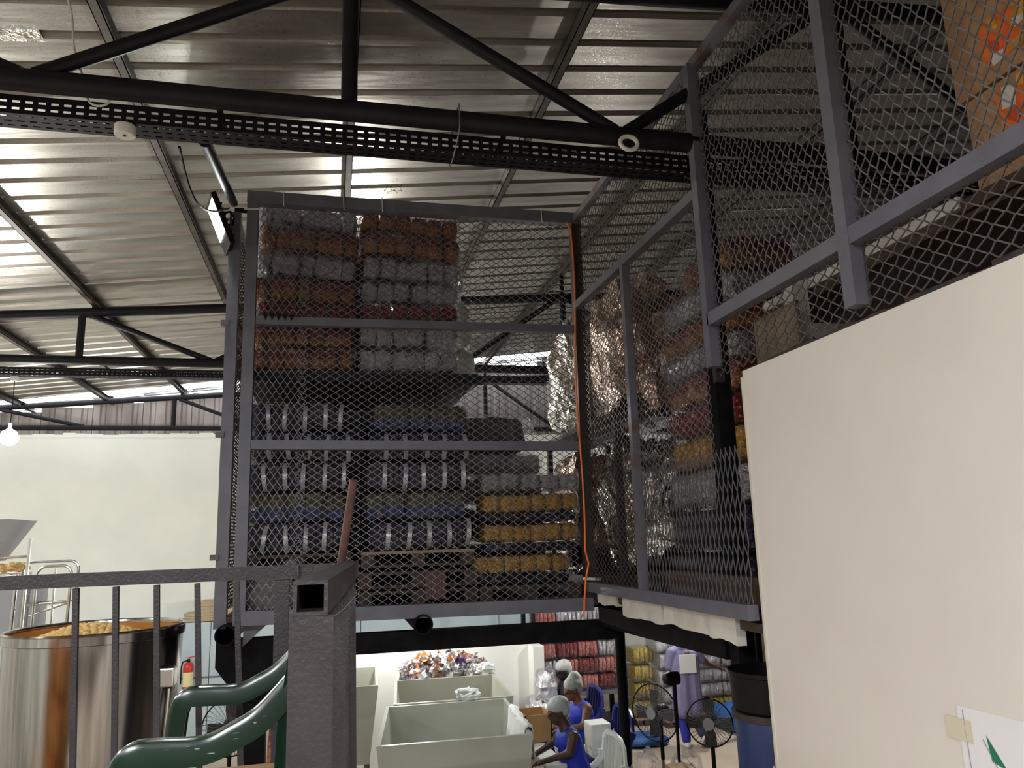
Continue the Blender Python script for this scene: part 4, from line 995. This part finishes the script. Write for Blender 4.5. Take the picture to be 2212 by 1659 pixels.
# cream sealing machine behind woman
sm = thing('sealing_machine', 'cream boxy sealing machine behind the woman in blue', 'machine', (2.92, 8.75, 0))
MB().bevbox(-.10, .14, -.13, .13, .86, 1.14, .02).build('body', 'label_cream', sm)
bpy.data.objects[sm.children[0].name].data.materials[0] = MATS['white_plastic']
MB().bevbox(-.1, .28, -.17, .17, .80, .87, .012).build('base_plate', 'white_plastic', sm)
MB().bevbox(-.12, .25, -.15, .15, .70, .80, .01).build('motor_box', 'blue_plastic', sm)
for x in (-.1, .22):
    for y in (-.13, .13): MB().box(x-.02, x+.02, y-.02, y+.02, 0, .70).build('leg', 'grey_paint', sm)
crumple('grey_sack', 'pale grey sack on the floor under the sealing machine', 'sack', (2.98, 8.42, 0), (.34, .3, .98), 'white_plastic', 89, 8, .15)
# chairs below
ARM = [(-.44, .636), (-.36, .645), (-.27, .64), (-.15, .66), (-.06, .74), (-.02, .80)]
armchair('white plastic armchair under the seated woman in bright blue', (2.86, 8.0, 0), 0, 'white_plastic', [(x, z+.16) for x, z in ARM], seat_z=.66, group='chairs in the packing area')
armchair('dark blue plastic armchair behind the woman with the pointed hairnet', (3.42, 9.2, 0), 0, 'blue_plastic', [(x, z+.16) for x, z in ARM], seat_z=.66, group='chairs in the packing area')
armchair('dark blue plastic armchair by the rack under the third woman', (3.62, 10.8, 0), 0, 'blue_plastic', [(x, z+.1) for x, z in ARM], seat_z=.62, group='chairs in the packing area')
# blue drums and black tub beside the column
for k in range(2):
    c = thing('blue_drum', f'{("lower", "upper")[k]} blue plastic drum under the black tub beside the black column', 'drum', (2.22, 3.76, k*1.15), 0, 'blue drums')
    MB().lathe([(.001, 0), (.19, 0), (.20, .02), (.20, .30), (.21, .31), (.21, .35), (.20, .36), (.20, .70), (.21, .71), (.21, .75), (.20, .76), (.20, 1.11), (.19, 1.14), (.001, 1.14)], n=32).build('drum_body', 'crate_blue', c, True)
    MB().lathe([(.192, 1.115), (.214, 1.115), (.214, 1.148), (.192, 1.148)], n=32).build('lid_ring', 'rust_dark', c, True)
    for j in range(5):
        a = R(232); MB().bar((.203*math.cos(a), .203*math.sin(a), .10+j*.19), (.203*math.cos(a), .203*math.sin(a), .17+j*.19), .012, .004).build('white_mark', 'white_plastic', c)
tu = thing('black_tub', 'round black tub standing on the blue drums beside the column', 'tub', (2.22, 3.76, 2.30))
MB().lathe([(.001, .0), (.195, 0), (.205, .01), (.212, .17), (.219, .175), (.219, .195), (.205, .195), (.19, .03), (.001, .03)], n=32).build('tub_wall', 'black_plastic', tu, True)
# fans
def fan(label, loc, rotz, hub=1.25, r=.30, grille=True, tilt=0):
    t_ = thing('pedestal_fan', label, 'fan', loc, rotz, 'pedestal fans on the packing floor')
    MB().lathe([(.001, .03), (.20, .02), (.22, 0), (.001, 0)], n=24).build('base', 'black_plastic', t_, True)
    MB().tube((0, 0, .02), (0, 0, hub-.08), .016, n=10).build('pole', 'black_plastic', t_, True)
    MB().tube((0, 0, hub-.5), (0, 0, hub-.06), .022, n=10).build('pole_sleeve', 'black_plastic', t_, True)
    MB().lathe([(.001, -.1), (.05, -.09), (.075, -.03), (.07, .06), (.001, .09)], n=18).build('motor', 'black_plastic', t_, True, (0, .02, hub), (R(90), 0, 0))
    if grille:
        g = MB().path([(r*math.cos(2*math.pi*k/32), -.10, hub+r*math.sin(2*math.pi*k/32)) for k in range(32)], .008, 6, True).build('grille_ring', 'black_plastic', t_, True)
        for y_, rr_ in ((-.17, 1), (-.05, 1)):
            for k in range(36):
                a = 2*math.pi*k/36
                MB().path([(.05*math.cos(a), y_, hub+.05*math.sin(a)), (r*.7*math.cos(a), y_, hub+r*.7*math.sin(a)), (r*math.cos(a), -.10, hub+r*math.sin(a))], .0022, 4).build('grille_wire', 'grey_paint', g)
        MB().tube((0, -.18, hub), (0, -.165, hub), .06, n=18).build('badge', 'grey_plastic', g)
        for k in range(4):
            a0 = k*math.pi/2; mb = MB(); vs = []
            for i in range(4):
                q = .05+.2*i/3; wa = .25+.22*math.sin(math.pi*min(1, i/3+.2))
                vs += [(q*math.cos(a0-wa), -.12, hub+q*math.sin(a0-wa)), (q*math.cos(a0+wa), -.09, hub+q*math.sin(a0+wa))]
            mb.add(vs, [(2*i, 2*i+1, 2*i+3, 2*i+2) for i in range(3)]); bl = mb.build('blade', 'fan_blade', t_); bl.modifiers.new('s', 'SOLIDIFY').thickness = .003
    return t_
fan('wire grille pedestal fan beside the black column', (3.60, 8.5, 0), R(-58))
fan('pedestal stand with a black motor head in front of the man', (3.52, 7.89, 0), R(100), 1.70, grille=False)
fan('wire grille pedestal fan in front of the blue sheet bundle', (3.97, 8.02, 0), R(-35), 1.22, .24)
ff = fan('floor fan with round wire grille behind the green chair', (-1.05, 9.4, 0), R(10), 1.28, .30)
ob = bale('orange snack bale standing behind the railing post on the lower floor', (-.45, 8.6, .9), (.28, .3, .62), 'pack_orange', 2, grow=1.0)
bale('dull dark bale under the orange one behind the railing post', (-.42, 8.6, 0), (.34, .34, .9), 'pack_navy', 2, grow=1.0)
tag(MB().bevbox(-.33, -.18, 9.0, 9.06, 0, 1.75, .008).build('pale_board', 'blue_wall'), 'pale blue grey board standing beside the orange bale', 'board')

#@@ PEOPLE
# ================================================================ people
def solid(mb, name, mt, parent, vox=.011, sm=6):
    o = mb.build(name, mt, parent, True)
    r_ = o.modifiers.new('fuse', 'REMESH'); r_.mode = 'VOXEL'; r_.voxel_size = vox; r_.use_smooth_shade = True
    s_ = o.modifiers.new('soft', 'SMOOTH'); s_.iterations = sm; s_.factor = .5
    return o
def head(mb, c, face, tilt=0):
    """skull, jaw, nose, ears; face = forward unit vector (xy), returns matrix"""
    f = Vector(face).normalized(); M = Matrix.Rotation(math.atan2(f.y, f.x), 3, 'Z') @ Matrix.Rotation(tilt, 3, 'Y'); c = Vector(c)
    def B(p, rx, ry, rz): mb.ball(c+M @ Vector(p), rx, ry, rz, 14, 10, M)
    B((0, 0, .03), .098, .078, .095); B((.03, 0, -.045), .066, .058, .07); B((.045, 0, -.085), .042, .038, .035)
    B((.105, 0, -.012), .02, .013, .026); B((.09, 0, -.052), .018, .026, .011); B((.088, 0, .022), .014, .06, .012)
    for s_ in (-1, 1): B((-.005, s_*.08, -.005), .022, .012, .033); B((.09, s_*.032, .006), .012, .014, .008)
    return c, M
def hand(mb, w_, d, upv=(0, 0, 1), s=1.0, curl=.5):
    w_ = Vector(w_); d = Vector(d).normalized(); u = Vector(upv); sd = d.cross(u).normalized(); u = sd.cross(d)
    mb.caps(w_, .026*s, w_+d*.05*s, .03*s); mb.ball(w_+d*.055*s, .042*s, .040*s, .02*s, 10, 8)
    for k, ln in enumerate((.062, .074, .078, .07)):
        b0 = w_+d*.085*s+sd*(-.03+.02*k)*s; m1 = b0+(d*(1-.3*curl)-u*.45*curl)*ln*.55*s; m2 = m1+(d*(1-curl)-u*curl)*ln*.5*s
        mb.caps(b0, .0095*s, m1, .0088*s, 7); mb.caps(m1, .0088*s, m2, .0075*s, 7)
    t0 = w_+d*.03*s-sd*.03*s; t1 = t0+(d*.7-sd*.7)*.045*s; t2 = t1+(d-u*.3)*.03*s
    mb.caps(t0, .012*s, t1, .0105*s, 7); mb.caps(t1, .0105*s, t2, .009*s, 7)
def seated(label, loc, rotz, skin, cloth, seat, head_top, lean=.12, net='round', arms=None, trouser='trouser_navy', sleeve=False, group='women packing at the table', net_mat='hairnet', face_tilt=.25, logo=False):
    """local: faces +x; hip above the seat"""
    t_ = thing('person', label, 'person', loc, rotz, group)
    hip = Vector((0, 0, seat+.10)); T = head_top-seat; k = T/.86
    chest = Vector((lean*.75, 0, seat+.435*k)); neck = Vector((lean*1.05, 0, seat+.61*k)); hc = Vector((lean*1.25+.035, 0, head_top-.145))
    mb = MB()
    mb.caps(hip, .13, hip+(chest-hip)*.5, .12); mb.caps(hip+(chest-hip)*.5, .12, chest, .13); mb.caps(chest+Vector((0, .06, .03)), .10, chest+Vector((0, -.06, .03)), .10)
    mb.caps(chest+Vector((0, 0, .06)), .08, neck, .062); mb.caps(neck, .058, hc+Vector((-.02, 0, -.04)), .056)
    sh_ = {s_: chest+Vector((.0, s_*.165, .10)) for s_ in (-1, 1)}
    wr = {}
    for s_ in (-1, 1):
        el, wv = arms[s_]; el = Vector(el); wv = Vector(wv)
        mb.caps(chest+Vector((0, s_*.07, .09)), .07, sh_[s_], .06); mb.caps(sh_[s_], .055, el, .042); mb.caps(el, .042, wv, .027)
        hand(mb, wv, (wv-el), (0, 0, 1)); wr[s_] = wv
        kn = Vector((.42, s_*.11, seat+.08)); an = Vector((.40, s_*.11, .08))
        mb.caps(hip+Vector((0, s_*.08, -.02)), .09, kn, .065); mb.caps(kn, .062, an, .04); mb.caps(an+Vector((-.02, 0, -.03)), .04, an+Vector((.13, 0, -.045)), .033)
    c, M = head(mb, hc, (1, 0, 0), face_tilt)
    solid(mb, 'body', skin, t_)
    mb = MB()
    mb.caps(hip+Vector((0, .03, 0)), .155, hip+(chest-hip)*.5, .142); mb.caps(hip+Vector((0, -.03, 0)), .155, hip+(chest-hip)*.5, .142); mb.caps(hip+(chest-hip)*.5, .142, chest, .150)
    mb.caps(chest+Vector((0, .08, .035)), .118, chest+Vector((0, -.08, .035)), .118); mb.caps(chest+Vector((-.01, .11, .10)), .072, chest+Vector((-.01, -.11, .10)), .072)
    if sleeve:
        for s_ in (-1, 1):
            el = Vector(arms[s_][0]); wv = Vector(arms[s_][1]); mb.caps(sh_[s_], .075, el, .058); mb.caps(el, .056, el+(wv-el)*.85, .042)
    solid(mb, 'tabard', cloth, t_)
    mb = MB()
    for s_ in (-1, 1):
        kn = Vector((.42, s_*.11, seat+.08)); mb.caps(hip+Vector((0, s_*.08, -.02)), .105, kn, .08); mb.caps(kn, .076, Vector((.40, s_*.11, .14)), .058)
    solid(mb, 'trousers', trouser, t_)
    mb = MB()
    mb.ball(c+M @ Vector((-.022, 0, .062)), .118, .098, .092, 18, 12, M)
    if net == 'point': mb.ball(c+M @ Vector((-.06, 0, .11)), .08, .075, .09, 14, 10, M)
    mb.ball(c+M @ Vector((-.065, 0, .02)), .075, .082, .085, 16, 10, M)
    solid(mb, 'hairnet', net_mat, t_, .011, 3)
    mb = MB()
    for s_ in (-1, 1): mb.ball(c+M @ Vector((.098, s_*.033, .006)), .006, .011, .006, 8, 6, M)
    mb.build('eyes', 'black_plastic', t_, True)
    if logo:
        q = MB().bevbox(-.006, .006, -.05, .05, -.03, .03, .004).build('badge', 'white_cloth', t_, False, chest+Vector((.135, .02, -.05)), (0, .15, 0))
    return t_
A1 = {1: ((.16, .23, 1.10), (.40, .13, 1.02)), -1: ((.18, -.23, 1.10), (.42, -.11, 1.03))}
seated('seated woman in a bright blue sleeveless tabard and grey hairnet, bent over her work', (2.47, 8.0, 0), R(180), 'skin_dark', 'tabard_blue', .67, 1.585, .13, arms=A1, logo=True)
A2 = {1: ((.18, .24, 1.06), (.38, .10, 1.02)), -1: ((.10, -.24, 1.04), (.36, -.12, 1.02))}
seated('seated woman with a pointed white hairnet and blue vest over dark red top', (2.98, 9.2, 0), R(190), 'skin_brown', 'tabard_blue', .67, 1.56, .12, 'point', A2)
A3 = {1: ((.14, .23, 1.02), (.40, .10, .96)), -1: ((.14, -.24, 1.02), (.40, -.10, .96))}
seated('person in dark navy clothes and pale hairnet sitting beside the white screen', (3.32, 10.8, 0), R(186), 'skin_deep', 'navy_cloth', .63, 1.50, .10, arms=A3, sleeve=True)
# walking man seen from behind
mn = thing('person', 'man in a lilac work coat with white paper on his back, reaching out', 'person', (5.33, 11.5, 0), R(0), None)
mb = MB(); hipz = .90
mb.caps((0, 0, hipz), .13, (0, .0, 1.15), .12); mb.caps((0, 0, 1.15), .12, (0, .01, 1.32), .14); mb.caps((-.08, 0, 1.36), .09, (.08, 0, 1.36), .09); mb.caps((0, .01, 1.40), .07, (0, .02, 1.50), .055)
c, M = head(mb, (.02, .05, 1.60), (.35, 1, 0), .1)
rs_, re, rw = (.21, 0, 1.38), (.40, .06, 1.18), (.66, .16, 1.08)
mb.caps(rs_, .06, re, .045); mb.caps(re, .043, rw, .03); hand(mb, rw, Vector(rw)-Vector(re), (0, 0, 1))
ls, le, lw = (-.21, 0, 1.38), (-.26, .06, 1.12), (-.16, .24, .98)
mb.caps(ls, .06, le, .045); mb.caps(le, .043, lw, .03); hand(mb, lw, Vector(lw)-Vector(le), (0, 0, 1))
mb.caps((-.08, 0, hipz), .09, (-.07, .05, .48), .065); mb.caps((-.07, .05, .48), .06, (-.05, .02, .09), .042); mb.caps((-.05, .0, .06), .042, (-.05, .15, .035), .034)
mb.caps((.09, 0, hipz), .09, (.10, .10, .50), .065); mb.caps((.10, .10, .50), .06, (.14, -.16, .20), .042); mb.caps((.14, -.18, .16), .042, (.15, -.06, .06), .034)
solid(mb, 'body', 'skin_dark', mn)
mb = MB()
for sx in (-1, 1):
    mb.caps((.085*sx, 0, .58), .165, (.075*sx, 0, .95), .15); mb.caps((.075*sx, 0, .95), .15, (.085*sx, .01, 1.2), .15); mb.caps((.085*sx, .01, 1.2), .15, (.095*sx, .01, 1.33), .135)
mb.caps((-.15, 0, 1.40), .085, (.15, 0, 1.40), .085); mb.caps(rs_, .09, (.30, .06, 1.26), .08); mb.caps(ls, .09, (-.24, .04, 1.20), .08)
solid(mb, 'coat', 'lilac_cloth', mn)
mb = MB(); mb.caps((-.08, 0, hipz), .10, (-.07, .05, .48), .082); mb.caps((-.07, .05, .48), .08, (-.05, .02, .12), .07); solid(mb, 'trouser_leg', 'trouser_blue', mn)
mb = MB(); mb.caps((.09, 0, hipz), .10, (.10, .10, .50), .082); mb.caps((.10, .10, .50), .08, (.135, -.14, .23), .065); solid(mb, 'trouser_leg', 'trouser_navy', mn)
mb = MB(); mb.caps((-.05, -.02, .05), .05, (-.05, .16, .042), .042); solid(mb, 'shoe', 'shoe_white', mn)
mb = MB(); mb.caps((.145, -.20, .16), .05, (.155, -.05, .055), .044); solid(mb, 'shoe', 'shoe_white', mn)
mb = MB(); mb.ball(c+M @ Vector((-.01, 0, .045)), .106, .086, .095, 16, 12, M); solid(mb, 'hair', 'black_plastic', mn, .011, 3)
MB().bevbox(-.165, .105, -.172, -.166, 1.10, 1.37, .002).build('back_paper', 'white_cloth', mn)
